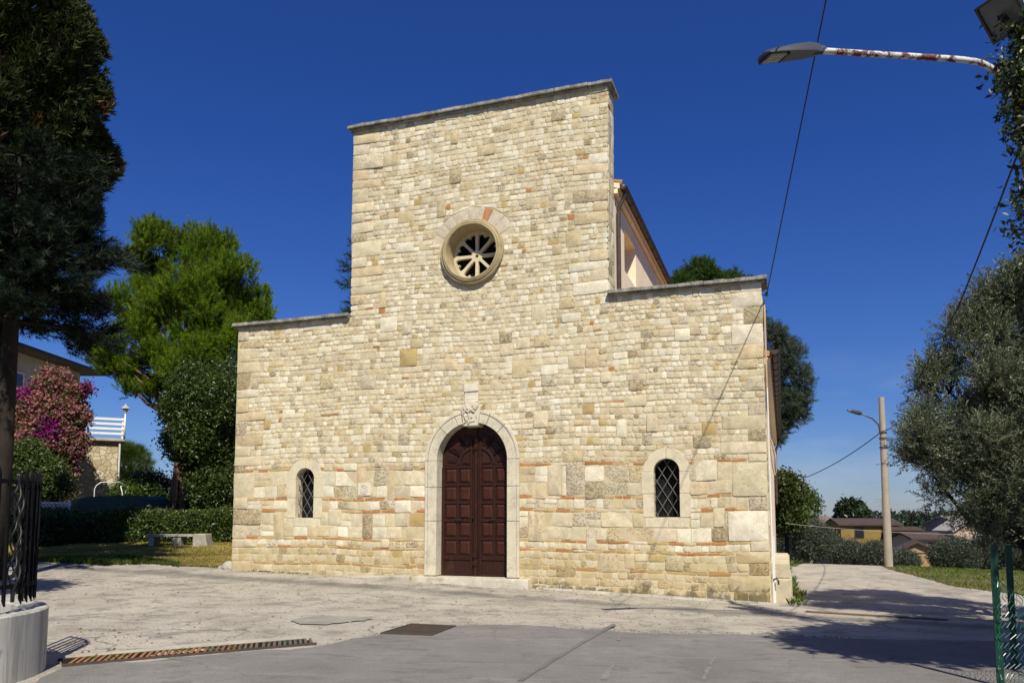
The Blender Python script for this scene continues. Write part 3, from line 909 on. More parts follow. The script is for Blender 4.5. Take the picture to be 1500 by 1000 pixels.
for m in leafs: m.build('door_leaf', [MT['wood'], MT['woodpanel']], door_o, bevel=.006)
mb = MB()                                                     # centre batten with small turned blocks
plate(mb, [(PC - .04, .17), (PC + .04, .17), (PC + .04, 3.86), (PC - .04, 3.92)], [], -DY + .055, -DY - .03)
for vv in (.42, .62, 3.3, 3.5): plate(mb, [(PC - .05, vv), (PC + .05, vv), (PC + .05, vv + .12), (PC - .05, vv + .12)], [], -DY + .085, -DY + .03)
mb.build('centre_batten', MT['wood'], door_o, bevel=.01, seg=2)
mb = MB()
mb.tube([(PC - .06, DY - .05, 1.62), (PC - .06, DY - .09, 1.62)], .022, 10); mb.build('door_knob', MT['iron'], door_o, smooth=R(40))
for s in (-1, 1):
    mb = MB(); mb.tube([(PC + s * .36, DY - .03, 1.56), (PC + s * .36, DY - .075, 1.56), (PC + s * .54, DY - .075, 1.56), (PC + s * .54, DY - .03, 1.56)], .012, 6)
    mb.build('door_handle', MT['iron'], door_o, smooth=R(40))

# side windows
for c, hw, v0, vs in ((W1C, .28, 1.61, 2.64), (W2C, .29, 1.63, 2.66)):
    mb = MB()
    g = .004
    for s in (-1, 1):
        for a, b in ((v0 - .02, v0 + .52), (v0 + .52, vs)):
            xa, xb = sorted((c + s * hw, c + s * (.54 + (.03 if a > v0 else 0))))
            plate(mb, [(xa, a + g), (xb, a + g), (xb, b - g), (xa, b - g)], [], .010 + random.uniform(0, .006), -.24)
    for a, b in ((0, 88), (92, 180)):
        plate(mb, arc(c, vs, .54, a + .4, b + (1.7 if b < 100 else -.4), 12) + arc(c, vs, hw, b + (1.7 if b < 100 else -.4), a + .4 , 12), [], .012, -.24)
    for a, b in ((-.50, .02), (.028, .48)):
        plate(mb, [(c + a, v0 - .24), (c + b, v0 - .24), (c + b, v0 - .025), (c + a, v0 - .025)], [], .010 + random.uniform(0, .006), -.24)
    wo = mb.build('window', MT['surround'], church, bevel=.008)
    tag(wo)
    mb = MB(); plate(mb, arch_shape(c, hw + .02, v0 - .02, vs), [], -.34, -.38); mb.build('pane', MT['dark'], wo)
    mb = MB()
    sp, H = .235, 1.62                                         # lattice of flat bars
    def inside(x, y): return abs(x - c) < hw - .001 and y > v0 and (y < vs or (x - c) ** 2 + (y - vs) ** 2 < (hw - .001) ** 2)
    for d in (1, -1):
        for k in range(-9, 14):
            pts = []
            for t in np.linspace(-1, 2.6, 721):
                y = v0 + t; x = c + d * (t / H * 1.0) + (k * sp) - (d * .5)
                if inside(x, y): pts.append((x, y))
            if len(pts) > 6:
                mb.tube([(pts[0][0], .13 + .008 * d, pts[0][1]), (pts[-1][0], .13 + .008 * d, pts[-1][1])], .0095, 5)
    mb.build('window_grille', MT['grille'], wo)
# rose window: moulded ring, tracery wheel, dark glass
mb = MB()
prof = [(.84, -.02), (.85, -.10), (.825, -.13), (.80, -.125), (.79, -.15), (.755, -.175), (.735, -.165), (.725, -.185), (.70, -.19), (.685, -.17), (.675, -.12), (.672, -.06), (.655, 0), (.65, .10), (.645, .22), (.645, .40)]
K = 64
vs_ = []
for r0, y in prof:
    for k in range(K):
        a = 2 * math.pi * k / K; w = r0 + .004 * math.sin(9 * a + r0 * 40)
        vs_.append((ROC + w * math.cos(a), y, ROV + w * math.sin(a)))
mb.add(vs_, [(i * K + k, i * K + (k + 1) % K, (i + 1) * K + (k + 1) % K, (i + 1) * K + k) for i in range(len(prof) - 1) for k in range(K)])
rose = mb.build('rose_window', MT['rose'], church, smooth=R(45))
mb = MB()
petals = []
for k in range(8):
    a0 = 22.5 + 45 * k
    def P(r, off):                                             # off across the petal's axis
        ca, sa = math.cos(R(a0)), math.sin(R(a0))
        return (ROC + r * ca - off * sa, ROV + r * sa + off * ca)
    pts = [P(.15, -.022), P(.15, .022)]
    pts += [P(.45, .142)]
    pts += [P(.515 + .065 * math.sin(R(t)), .086 + .074 * math.cos(R(t))) for t in (10, 40, 70, 100, 130, 160)]
    pts += [P(.515, .012), P(.515, -.012)]
    pts += [P(.515 + .065 * math.sin(R(t)), -.086 + .074 * math.cos(R(t))) for t in (20, 50, 80, 110, 140, 170)]
    pts += [P(.45, -.142)]
    petals.append(pts[::-1])
plate(mb, arc(ROC, ROV, .66, 0, 354, 59), petals + [arc(ROC, ROV, .045, 0, 330, 11)[::-1]], -.27, -.37)
mb.build('tracery', MT['tracery'], rose, bevel=.006)
mb = MB(); plate(mb, arc(ROC, ROV, .70, 0, 352, 44), [], -.48, -.52); mb.build('pane', MT['dark'], rose)
# copings
def coping(u0, u1, v, side0=.12, side1=.12):
    m = MB(); x = u0 - side0; r = random.Random(int(v * 10 + u0 * 3)); first = True
    while x < u1 + side1 - .05:
        L = min(r.uniform(.7, 1.5), u1 + side1 - x)
        if u1 + side1 - x - L < .4: L = u1 + side1 - x
        dz, dy = r.uniform(-.008, .008), r.uniform(-.015, .01)
        a, b = x + .004, x + L - .004
        # lower moulding and the slab with a worn front edge
        m.box((max(a, u0 - .07), -.085 + dy, v - .005), (min(b, u1 + .07), .70, v + .035 + dz))
        k = 6; low, top = [], []
        fr = [-.15 + dy + r.uniform(-.012, .012) for _ in range(k + 1)]
        for i in range(k):
            p, q = a + (b - a) * i / k, a + (b - a) * (i + 1) / k
            z0, z1 = v + .038 + dz, v + .125 + dz
            t0, t1 = r.uniform(-.008, .008), r.uniform(-.008, .008)
            m.hexa([(p, fr[i], z0), (q, fr[i + 1], z0), (q, .74, z0), (p, .74, z0)], [(p, fr[i] + .012, z1 + t0), (q, fr[i + 1] + .012, z1 + t0), (q, .74, z1 + t0), (p, .74, z1 + t0)])
        x += L
    return m.build('coping', MT['coping'], church, bevel=.012, seg=2)
coping(-4.57, 2.48, 12.06)
coping(-8.16, -4.50, 6.90, .12, -.06)
coping(2.44, 5.89, 6.84, .02, .13)
# concrete ledge at the foot of the wall, right of the portal, falling with the street
mb = MB(); r = random.Random(4)
for k in range(12):
    u0, u1 = .62 + .455 * k, .62 + .455 * (k + 1)
    f = lambda u: -.05 - .035 * (u - .62)
    w0, w1 = .09 + .2 * k / 12, .09 + .2 * (k + 1) / 12
    mb.hexa([(u0, -w0, -1), (u1, -w1, -1), (u1, .0, -1), (u0, .0, -1)], [(u0, -w0 + .02, f(u0) + r.uniform(-.01, .01)), (u1, -w1 + .02, f(u1)), (u1, .0, f(u1) + .03), (u0, .0, f(u0) + .03)])
mb.build('foundation_ledge', MT['conc'], church, bevel=.015)
mb = MB()
for k in range(9):
    u0, u1 = -5.2 + .28 * k, -5.2 + .28 * (k + 1)
    h = .07 + .008 * k
    mb.hexa([(u0, -.16, -.5), (u1, -.17, -.5), (u1, .0, -.5), (u0, .0, -.5)], [(u0, -.13, h + r.uniform(-.012, .012)), (u1, -.14, h + r.uniform(-.012, .012)), (u1, .0, h + .04), (u0, .0, h + .04)])
mb.build('foundation_ledge', MT['conc'], church, bevel=.015)
# loose stone at the left corner
mb = MB(); r = random.Random(9)
for (cx, cy, cz, s) in ((-8.35, .15, .22, .2), (-8.62, .2, .17, .14), (-8.45, -.1, .12, .1)):
    b = len(mb.v); bm = bmesh.new(); bmesh.ops.create_icosphere(bm, subdivisions=2, radius=s)
    mb.add([(cx + v.co.x * r.uniform(.85, 1.15), cy + v.co.y * r.uniform(.85, 1.15), cz + v.co.z * r.uniform(.7, 1.0)) for v in bm.verts], [[v.index for v in f.verts] for f in bm.faces]); bm.free()
mb.build('corner_rubble', MT['conc'], church)

# nave and aisles behind the front, peach render
LEN = 21.0
mb = MB()
mb.box((-4.3, .621, -1), (2.05, LEN, 9.62))
nave = mb.build('nave_wall', MT['peach'], church)
mb = MB()                                                     # clerestory window recess on the right wall
wy0, wy1, wv0, wv1 = 2.0, 3.72, 8.08, 9.22
# wall panels round an opening, 30 cm thick in front of the core
for (y0, y1, a, b) in ((.621, wy0, 5.6, 9.6), (wy1, LEN, 5.6, 9.6), (wy0, wy1, 5.6, wv0), (wy0, wy1, wv1, 9.6)):
    mb.box((2.053, y0, a), (2.445, y1, b))
mb.build('clerestory_wall', MT['peach'], church)
mb = MB(); mb.box((2.052, wy0 + .003, wv0 + .003), (2.06, wy1 - .003, wv1 - .003)); mb.build('pane', MT['pane'], church)
mb = MB()
rz_ = 10.9
mb.hexa([(2.60, .64, 9.74), (2.60, LEN + .4, 9.74), (-1, LEN + .4, rz_), (-1, .64, rz_)], [(2.60, .64, 9.90), (2.60, LEN + .4, 9.90), (-1, LEN + .4, rz_ + .16), (-1, .64, rz_ + .16)])
mb.hexa([(-1, .64, rz_), (-1, LEN + .4, rz_), (-4.75, LEN + .4, 9.72), (-4.75, .64, 9.72)], [(-1, .64, rz_ + .16), (-1, LEN + .4, rz_ + .16), (-4.75, LEN + .4, 9.88), (-4.75, .64, 9.88)])
roof = mb.build('nave_roof', MT['peach'], church)
mb = MB()
for k in range(70):                                            # round eave tiles
    y = .70 + k * .3
    mb.tube([(2.38, y, 9.96), (2.66, y, 9.89)], .075, 8)
mb.build('eave_tiles', MT['tile'], roof, smooth=R(40))
mb = MB(); mb.box((2.448, .63, 9.62), (2.55, LEN, 9.735)); mb.build('eave_board', MT['peach'], roof)
def half_gutter(x, z, y0, y1, r=.09):
    m = MB(); vs, fs = [], []
    n = 9
    for rr in (r, r - .012):
        for y in (y0, y1):
            for k in range(n): 
                a = math.pi + math.pi * k / (n - 1); vs.append((x + rr * math.cos(a), y, z + rr * math.sin(a)))
    for k in range(n - 1):
        fs += [(k, k + 1, n + k + 1, n + k), (2 * n + k, 3 * n + k, 3 * n + k + 1, 2 * n + k + 1), (k, 2 * n + k, 2 * n + k + 1, k + 1), (n + k, n + k + 1, 3 * n + k + 1, 3 * n + k)]
    fs += [(0, n, 3 * n, 2 * n), (n - 1, 3 * n - 1, 4 * n - 1, 2 * n - 1), tuple(range(n))]
    m.add(vs, fs)
    m.tube([(x + r, y0, z), (x + r, y1, z)], .014, 6)
    for k in range(int((y1 - y0) / .9)):
        y = y0 + .2 + .9 * k
        m.tube([(x + (r + .008) * math.cos(math.pi * (1 + t / 6)), y, z + (r + .008) * math.sin(math.pi * (1 + t / 6))) for t in range(7)], .009, 5)
    return m.build('gutter', MT['gutter'], church, smooth=R(40))
half_gutter(2.68, 9.80, .66, LEN, .085)
mb = MB()
mb.tube([(2.68, .85, 9.72), (2.67, .86, 9.58), (2.54, .88, 9.36), (2.52, .88, 9.2), (2.52, .88, 6.5)], .05, 8)
mb.build('downpipe', MT['gutter'], church, smooth=R(60))
# aisle
mb = MB(); mb.box((2.45, .621, -1.6), (5.86, LEN, 5.25)); mb.build('aisle_wall', MT['peach'], church)
mb = MB(); mb.box((-8.0, .621, -1.2), (-4.3, LEN, 5.3)); mb.build('aisle_wall', MT['peach'], church)
mb = MB()
mb.hexa([(6.06, .64, 5.27), (6.06, LEN + .3, 5.27), (2.46, LEN + .3, 6.35), (2.46, .64, 6.35)], [(6.06, .64, 5.40), (6.06, LEN + .3, 5.40), (2.46, LEN + .3, 6.48), (2.46, .64, 6.48)])
mb.build('aisle_roof', MT['tile'], church)
mb = MB()
mb.hexa([(-8.3, .64, 5.32), (-4.31, .64, 6.35), (-4.31, LEN + .3, 6.35), (-8.3, LEN + .3, 5.32)], [(-8.3, .64, 5.45), (-4.31, .64, 6.48), (-4.31, LEN + .3, 6.48), (-8.3, LEN + .3, 5.45)])
mb.build('aisle_roof', MT['tile'], church)
mb = MB(); mb.box((5.863, .64, 5.02), (6.03, LEN, 5.255)); mb.build('eave_board', MT['peach'], church)
half_gutter(6.13, 5.36, .30, LEN, .10)
mb = MB(); mb.tube([(6.13, LEN - .3, 5.26), (6.10, LEN - .3, 5.0), (5.96, LEN - .3, 4.7), (5.95, LEN - .3, 2.2)], .055, 8); mb.build('downpipe', MT['gutter'], church, smooth=R(60))
# conduit and loop of cable on the right corner
mb = MB()
mb.tube([(5.94, .10, 6.45), (5.945, .12, 5.2), (5.955, .2, 4.0), (5.97, .3, 3.3), (6.02, .34, 2.75), (6.06, .34, 2.55), (6.09, .36, 2.62), (6.08, .4, 3.0), (6.0, .45, 3.35)], .022, 6)
mb.build('cable_loop', MT['corten'], church, smooth=R(60))
mb = MB(); mb.tube([(5.95, .16, 6.3), (5.955, .16, 3.0), (5.97, .14, .15), (5.97, .1, -.3)], .014, 6); mb.tube([(5.99, .22, 1.2), (5.99, .2, -.3)], .024, 6)
mb.build('conduit', MT['white'], church, smooth=R(60))
mb = MB(); mb.tube([(5.97, .12, .27), (6.03, .1, .30), (6.07, .09, .25), (6.07, .09, .17)], .02, 6); mb.build('tap', MT['iron'], church, smooth=R(60))
mb = MB(); mb.tube([(5.9, .05, 6.55), (6.0, -.02, 6.55)], .012, 6); mb.tube([(6.0, -.02, 6.51), (6.0, -.02, 6.60)], .03, 8); mb.build('cable_anchor', MT['iron'], church)
# low buttress
mb = MB(); r = random.Random(3)
y = .66
while y < 5.2:
    L = r.uniform(.5, .9); t = .62 + r.uniform(-.05, .03) - .02 * (y > 3)
    mb.box((5.87, y, -1.2), (6.34 + r.uniform(-.03, .03), y + L - .01, .25 + r.uniform(-.02, .02))); mb.box((5.87, y + .02, .255), (6.31 + r.uniform(-.03, .03), y + L - .01, t))
    y += L
mb.build('low_buttress', MT['buttress'], church, bevel=.03, seg=2)

# ------------------------------------------------------------------ vegetation builders
def tmpl_leaves(n, L, W, spread, seed, up=.2):
    """n small rhombic leaves around a twig end"""
    r = np.random.default_rng(seed); V, F = [], []
    for i in range(n):
        c = r.normal(0, spread * .5, 3)
        d = r.normal(0, 1, 3); d[2] += up; d /= np.linalg.norm(d)
        s = np.cross(d, r.normal(0, 1, 3)); s /= np.linalg.norm(s)
        nn = np.cross(d, s)
        l, w = L * r.uniform(.7, 1.2), W * r.uniform(.7, 1.2)
        b = len(V)
        V += [c, c + d * l * .5 + s * w * .5 + nn * w * .15, c + d * l, c + d * l * .5 - s * w * .5 + nn * w * .15]
        F += [(b, b + 1, b + 2), (b, b + 2, b + 3)]
    return np.array(V), np.array(F)
def tmpl_needles(n, L, W, cone, seed, along=0.0):
    """a shoot of thin needles opening about +Z"""
    r = np.random.default_rng(seed); V, F = [], []
    for i in range(n):
        a = r.uniform(0, 2 * np.pi); t = cone * np.sqrt(r.uniform(0.05, 1))
        d = np.array([np.sin(t) * np.cos(a), np.sin(t) * np.sin(a), np.cos(t)])
        s = np.cross(d, r.normal(0, 1, 3)); s /= np.linalg.norm(s)
        c = np.array([0, 0, along * r.uniform(0, 1)])
        l = L * r.uniform(.7, 1.15)
        b = len(V); V += [c - s * W * .5, c + s * W * .5, c + d * l]; F.append((b, b + 1, b + 2))
    return np.array(V), np.array(F)
def scatter(name, P, N, tmpls, scale, colors, mat, parent=None, seed=0, jit=.25):
    """one mesh of many leaf clumps: positions P, directions N, colours per clump"""
    r = np.random.default_rng(seed)
    P = np.asarray(P, float); N = np.asarray(N, float)
    n = len(P)
    N = N + r.normal(0, jit, (n, 3)); N /= np.linalg.norm(N, axis=1)[:, None] + 1e-9
    T = np.cross(N, r.normal(0, 1, (n, 3))); T /= np.linalg.norm(T, axis=1)[:, None] + 1e-9
    B = np.cross(N, T)
    scale = np.broadcast_to(scale, (n,)) * r.uniform(.75, 1.25, n)
    Vs, Fs, Cs, base = [], [], [], 0
    which = r.integers(0, len(tmpls), n)
    for k, (tv, tf) in enumerate(tmpls):
        ix = np.where(which == k)[0]
        if not len(ix): continue
        M = np.stack([T[ix], B[ix], N[ix]], axis=2) * scale[ix][:, None, None]
        vv = np.einsum('nij,vj->nvi', M, tv) + P[ix][:, None, :]
        ff = tf[None] + (np.arange(len(ix)) * len(tv))[:, None, None] + base
        cc = np.repeat(colors[ix][:, None, :], len(tv), axis=1) * r.uniform(.82, 1.18, (len(ix), len(tv), 1))
        Vs.append(vv.reshape(-1, 3)); Fs.append(ff.reshape(-1, 3)); Cs.append(cc.reshape(-1, 3)); base += len(ix) * len(tv)
    V = np.concatenate(Vs).astype(np.float32); F = np.concatenate(Fs).astype(np.int32); C = np.concatenate(Cs)
    me = bpy.data.meshes.new(name)
    me.vertices.add(len(V)); me.vertices.foreach_set('co', V.ravel())
    me.loops.add(F.size); me.loops.foreach_set('vertex_index', F.ravel())
    me.polygons.add(len(F)); me.polygons.foreach_set('loop_start', np.arange(0, F.size, 3, dtype=np.int32))
    me.materials.append(mat)
    me.update(calc_edges=True)
    a = me.color_attributes.new('Col', 'FLOAT_COLOR', 'POINT')
    a.data.foreach_set('color', np.concatenate([C, np.ones((len(C), 1))], 1).astype(np.float32).ravel())
    return link(bpy.data.objects.new(name, me), parent)
def shades(n, pal, seed, var=.2):
    r = np.random.default_rng(seed); pal = np.array(pal, float)
    w = r.dirichlet(np.ones(len(pal)) * .8, n)
    return (w @ pal) * r.uniform(1 - var, 1 + var, (n, 1))
def lobes_points(lobes, n, seed, shell=.55, cull=.7):
    """points in the outer part of a cloud of ellipsoids (cx, cy, cz, rx, ry, rz); ones deep inside another are thinned"""
    r = np.random.default_rng(seed); L = np.array(lobes, float)
    wt = (L[:, 3] * L[:, 4] + L[:, 4] * L[:, 5] + L[:, 3] * L[:, 5]); wt /= wt.sum()
    k = r.choice(len(L), n, p=wt)
    d = r.normal(0, 1, (n, 3)); d /= np.linalg.norm(d, axis=1)[:, None]
    rad = shell + (1 - shell) * r.uniform(0, 1, n) ** .6
    wob = 1 + .12 * np.sin(d[:, 0] * 5 + k * 1.7) * np.sin(d[:, 2] * 6 + k) + .08 * np.sin(d[:, 1] * 9 + k * .9)
    P = L[k, :3] + d * L[k, 3:] * (rad * wob)[:, None]
    keep = np.ones(n, bool)
    for j in range(len(L)):
        q = np.linalg.norm((P - L[j, :3]) / L[j, 3:], axis=1)
        keep &= ~((q < cull) & (k != j))
    return P[keep], d[keep]
def trunk_obj(parent, pts, rad, mat, limbs=(), n=10, name='trunk'):
    m = MB(); m.tube(pts, rad, n)
    for lp, lr in limbs: m.tube(lp, lr, 6)
    return m.build(name, mat, parent, smooth=True)
def sublobes(lobes, k, f, seed, up=0.0):
    q = random.Random(seed); out = []
    for l in lobes:
        for i in range(k):
            d = Vector((q.gauss(0, 1), q.gauss(0, 1), q.gauss(0, 1) + up)).normalized()
            g = f * q.uniform(.7, 1.25); o = 1 - g * .55
            out.append((l[0] + d.x * l[3] * o, l[1] + d.y * l[4] * o, l[2] + d.z * l[5] * o, l[3] * g, l[4] * g, l[5] * g * 1.15))
    return out
def limbs_to(base_pts, lobes, r0, seed, frac=.85):
    r = random.Random(seed); out = []
    for l in lobes:
        b = Vector(r.choice(base_pts)); c = Vector(l[:3]); e = b + (c - b) * frac
        m = (b + e) / 2 + Vector((r.uniform(-.2, .2), r.uniform(-.2, .2), -.08 * (e - b).length))
        out.append(([b, m, e], [r0, r0 * .7, r0 * .25]))
    return out
LEAF = [tmpl_leaves(12, .11, .05, .22, s) for s in range(4)]
BIGLEAF = [tmpl_leaves(10, .16, .075, .26, s + 20) for s in range(4)]
def tmpl_shoot(n, L, W, length, seed):
    """a long shoot with narrow paired leaves"""
    r = np.random.default_rng(seed); V, F = [], []
    for i in range(n):
        z = length * (i + r.uniform(0, .8)) / n; a = r.uniform(0, 6.28)
        bend = np.array([.06 * z, 0, 0]); t = r.uniform(.5, 1.1)
        d = np.array([np.sin(t) * np.cos(a), np.sin(t) * np.sin(a), np.cos(t)])
        s = np.cross(d, r.normal(0, 1, 3)); s /= np.linalg.norm(s); c = np.array([0, 0, z]) + bend; l = L * r.uniform(.75, 1.15); b = len(V)
        V += [c, c + d * l * .5 + s * W * .5, c + d * l, c + d * l * .5 - s * W * .5]; F += [(b, b + 1, b + 2), (b, b + 2, b + 3)]
    b = len(V); V += [np.array([-.003, 0, 0]), np.array([.003, 0, 0]), np.array([0, 0, length])]; F.append((b, b + 1, b + 2))
    return np.array(V), np.array(F)
OLSHOOT = [tmpl_shoot(26, .062, .014, .36, s + 940) for s in range(4)]
OLIVEL = [tmpl_leaves(20, .085, .018, .18, s + 40, 1.2) for s in range(4)]
NEEDB = [tmpl_needles(64, .125, .013, 1.2, s + 640, .36) for s in range(4)]
NEED = [tmpl_needles(22, .30, .013, .75, s + 60, .14) for s in range(4)]
SPR = [tmpl_needles(30, .15, .016, 1.15, s + 80, .30) for s in range(4)]
CYPR = [tmpl_needles(12, .12, .035, .9, s + 100, .08) for s in range(4)]
FAR = [tmpl_leaves(14, .42, .28, .55, s + 120) for s in range(4)]

def rand_lobes(c, R_, n, r, seed, flat=1.0):
    q = random.Random(seed); out = []
    for i in range(n):
        while True:
            d = Vector((q.uniform(-1, 1), q.uniform(-1, 1), q.uniform(-1, 1)))
            if .2 < d.length < 1: break
        rr = r * q.uniform(.7, 1.3)
        out.append((c[0] + d.x * R_[0], c[1] + d.y * R_[1], c[2] + d.z * R_[2], rr, rr, rr * flat))
    return out
def broad_tree(name, label, base, crown_c, crown_R, nl, lr, n, tmpl, scale, pal, mat, seed, trunk_r=.15, bark='bark', cat='tree', group=None, up=.35, shell=.55, crown='crown', extra=(), jit=.5):
    """base and crown centre in world space; the thing stands at its base"""
    t = thing(name, label, cat, base, 0, group)
    b = Vector(base)
    c = Vector(crown_c) - b
    lobes = rand_lobes(c, crown_R, nl, lr, seed) + list(extra)
    P, D = lobes_points(lobes, n, seed, shell)
    D = D * .8 + np.array([0, 0, up])
    if trunk_r:
        top = Vector((c.x * .8, c.y * .8, max(.5, c.z - crown_R[2] * .4)))
        mid = top * .5 + Vector((.06, .03, 0))
        trunk_obj(t, [(0, 0, -.2), mid * .3, mid, top], [trunk_r * 1.35, trunk_r * 1.05, trunk_r * .85, trunk_r * .5], MT[bark], limbs_to([mid, top, (mid + top) / 2], lobes, trunk_r * .45, seed))
    scatter(crown, P, D, tmpl, scale, shades(len(P), pal, seed), mat, t, seed, jit)
    return t
def spruce(name, label, base, h0, h1, r0, r1, nb, nlev, pal, seed, trunk_r=.2, dens=26, droop=.25, cat='tree', scale=1.3, trunk_bark='bark', tips=0.0):
    t = thing(name, label, cat, base)
    q = np.random.default_rng(seed); P, D = [], []; limbs = []
    for i in range(nlev):
        f = i / (nlev - 1); z = h0 + (h1 - h0) * f
        rad = r0 + (r1 - r0) * f
        k = max(4, int(nb * (1 - .45 * f)))
        for j in range(k):
            a = 2 * np.pi * (j + q.uniform(-.4, .4)) / k + i * 1.3
            L = rad * q.uniform(.65, 1.12)
            dr = droop * q.uniform(.5, 1.4); rise = q.uniform(.0, .25)
            m = max(4, int(dens * L / 3))
            s = np.sqrt(q.uniform(.05, 1, m))
            side = q.normal(0, .13, m) * L * (1.15 - s) + q.normal(0, .05, m) * L
            x = s * L
            zz = z + q.uniform(-.15, .15) + rise * x - dr * x * s + q.normal(0, .09, m) + (s > .85) * .06 * L
            P.append(np.stack([np.cos(a) * x - np.sin(a) * side, np.sin(a) * x + np.cos(a) * side, zz], 1))
            D.append(np.stack([np.cos(a) + 0 * x - np.sin(a) * side * .8, np.sin(a) + 0 * x + np.cos(a) * side * .8, q.uniform(-.1, .5, m)], 1))
            limbs.append(([(0, 0, z), (np.cos(a) * L * .5, np.sin(a) * L * .5, z + (rise - dr * .5) * L * .5), (np.cos(a) * L * .9, np.sin(a) * L * .9, z + (rise - dr * .9) * L * .9)], [.035, .025, .008]))
    P, D = np.concatenate(P), np.concatenate(D)
    trunk_obj(t, [(0, 0, -.3), (0.03, 0, h0 * .5), (0, .03, h0), (0, 0, h1)], [trunk_r * 1.2, trunk_r, trunk_r * .9, .04], MT[trunk_bark], limbs)
    C = shades(len(P), pal, seed)
    rr_ = np.hypot(P[:, 0], P[:, 1]); tip = (rr_ > .78 * r0) & (q.uniform(0, 1, len(P)) < tips)
    C[tip] = np.array([.05, .07, .052]) * q.uniform(.7, 1.2, (tip.sum(), 1))
    scatter('crown', P, D, SPR, scale, C, MT['needle'], t, seed, .3)
    return t

# ------------------------------------------------------------------ trees on the left
p = at(-36, 700, 21.0)
b = on_ground(p.x, p.y)
t = thing('cypress', 'tall dark cypress with brown tinged sprays, cut off by the upper left corner', 'tree', b)
q = np.random.default_rng(5)
n = 26000
zz = 7.9 + 8.6 * q.uniform(0, 1, n) ** .9; a = q.uniform(0, 2 * np.pi, n)
# ragged column of upswept lobes
lob = np.sin(a * 5 + zz * 1.1) * .16 + np.sin(a * 9 - zz * 2.3) * .10 + np.sin(a * 3 + zz * .6) * .12
env = 2.25 * np.clip((zz - 6.9) / 4.2, .2, 1) ** .7 * np.clip((18.5 - zz) / 3, .15, 1) ** .6
rad = env * (1 + lob) * (1 - .35 * q.uniform(0, 1, n) ** 2)
P = np.stack([np.cos(a) * rad, np.sin(a) * rad, zz + q.normal(0, .1, n)], 1)
D = np.stack([np.cos(a) * .8, np.sin(a) * .8, np.full(n, .75)], 1)
C = shades(n, [(.020, .032, .008), (.034, .050, .011), (.012, .020, .007), (.055, .065, .016)], 5)
br = (np.sin(a * 7 + 2) * np.sin(zz * 3.1 + a) > .72) & (q.uniform(0, 1, n) < .5)
C[br] = np.array([.16, .085, .04]) * q.uniform(.5, 1.2, (br.sum(), 1))
scatter('crown', P, D, CYPR, 1.9, C, MT['cyp'], t, 5, .35)
m = MB(); m.tube([(0, 0, -.3), (.1, 0, 3), (0, .1, 9), (0, 0, 15)], [.40, .34, .4, .2], 10); m.build('trunk', MT['bark'], t, smooth=True)
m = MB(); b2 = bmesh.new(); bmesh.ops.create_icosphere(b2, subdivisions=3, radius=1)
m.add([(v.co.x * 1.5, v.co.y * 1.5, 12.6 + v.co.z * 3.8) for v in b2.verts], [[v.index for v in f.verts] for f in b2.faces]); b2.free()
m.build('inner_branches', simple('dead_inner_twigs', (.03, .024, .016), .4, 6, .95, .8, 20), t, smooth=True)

p = at(0, 740, 18.5)
spruce('blue_spruce', 'dark blue green spruce with drooping lower boughs behind the black railing', on_ground(p.x, p.y), 6.2, 10.3, 2.75, 1.6, 12, 13,
       [(.006, .012, .006), (.012, .022, .012), (.005, .010, .005)], 21, .19, 56, .26, scale=1.25, tips=.4)

p = at(257, 760, 34)
b = on_ground(p.x, p.y)
def L_(px, py, r, Y=34, fl=1.0):
    v_ = at(px, py, Y) - b; s = r * Y / FPX; return (v_.x, v_.y, v_.z, s, s, s * fl)
lobes = [L_(232, 372, 38, 34), L_(300, 385, 46, 34.5), L_(345, 415, 34, 33.5), L_(387, 440, 25, 34.5), L_(375, 480, 30, 35), L_(270, 430, 48, 33), L_(205, 400, 30, 35), L_(195, 445, 36, 34), L_(240, 480, 45, 33),
         L_(310, 470, 48, 33.5), L_(180, 525, 40, 33.5, .7), L_(228, 545, 40, 34, .7), L_(280, 530, 45, 33), L_(335, 505, 36, 33), L_(155, 520, 26, 33, .6), L_(322, 365, 22, 34), L_(226, 345, 18, 34.5),
         L_(250, 420, 40, 36), L_(330, 450, 40, 36.5), L_(215, 500, 40, 36.5), L_(300, 555, 30, 35), L_(140, 512, 20, 33.5, .6), L_(170, 548, 30, 33.5, .6), L_(205, 568, 26, 33.5, .6), L_(245, 578, 30, 34, .7)]
t = thing('aleppo_pine', 'bright green bushy pine left of the church, towering over the bay tree', 'tree', b)
lobes = sublobes(lobes, 6, .44, 31, .35)
P, D = lobes_points(lobes, 20000, 31, .25, .5)
D = D * .55 + np.array([0, 0, .9])
scatter('crown', P, D, NEEDB, .95, shades(len(P), [(.14, .215, .007), (.23, .32, .012), (.04, .085, .006), (.075, .14, .008)], 31, .4), MT['needle'], t, 31, .25)
bp = [Vector((.2, 0, 5)), Vector((.3, .1, 6.5)), Vector((.4, .1, 8))]
trunk_obj(t, [(0, 0, -.3), (.05, 0, 1.5), (.2, 0, 4), (.3, .1, 6), (.5, .1, 9)], [.42, .32, .27, .22, .1], MT['barkpine'], limbs_to(bp, lobes[::2], .09, 3, .8))

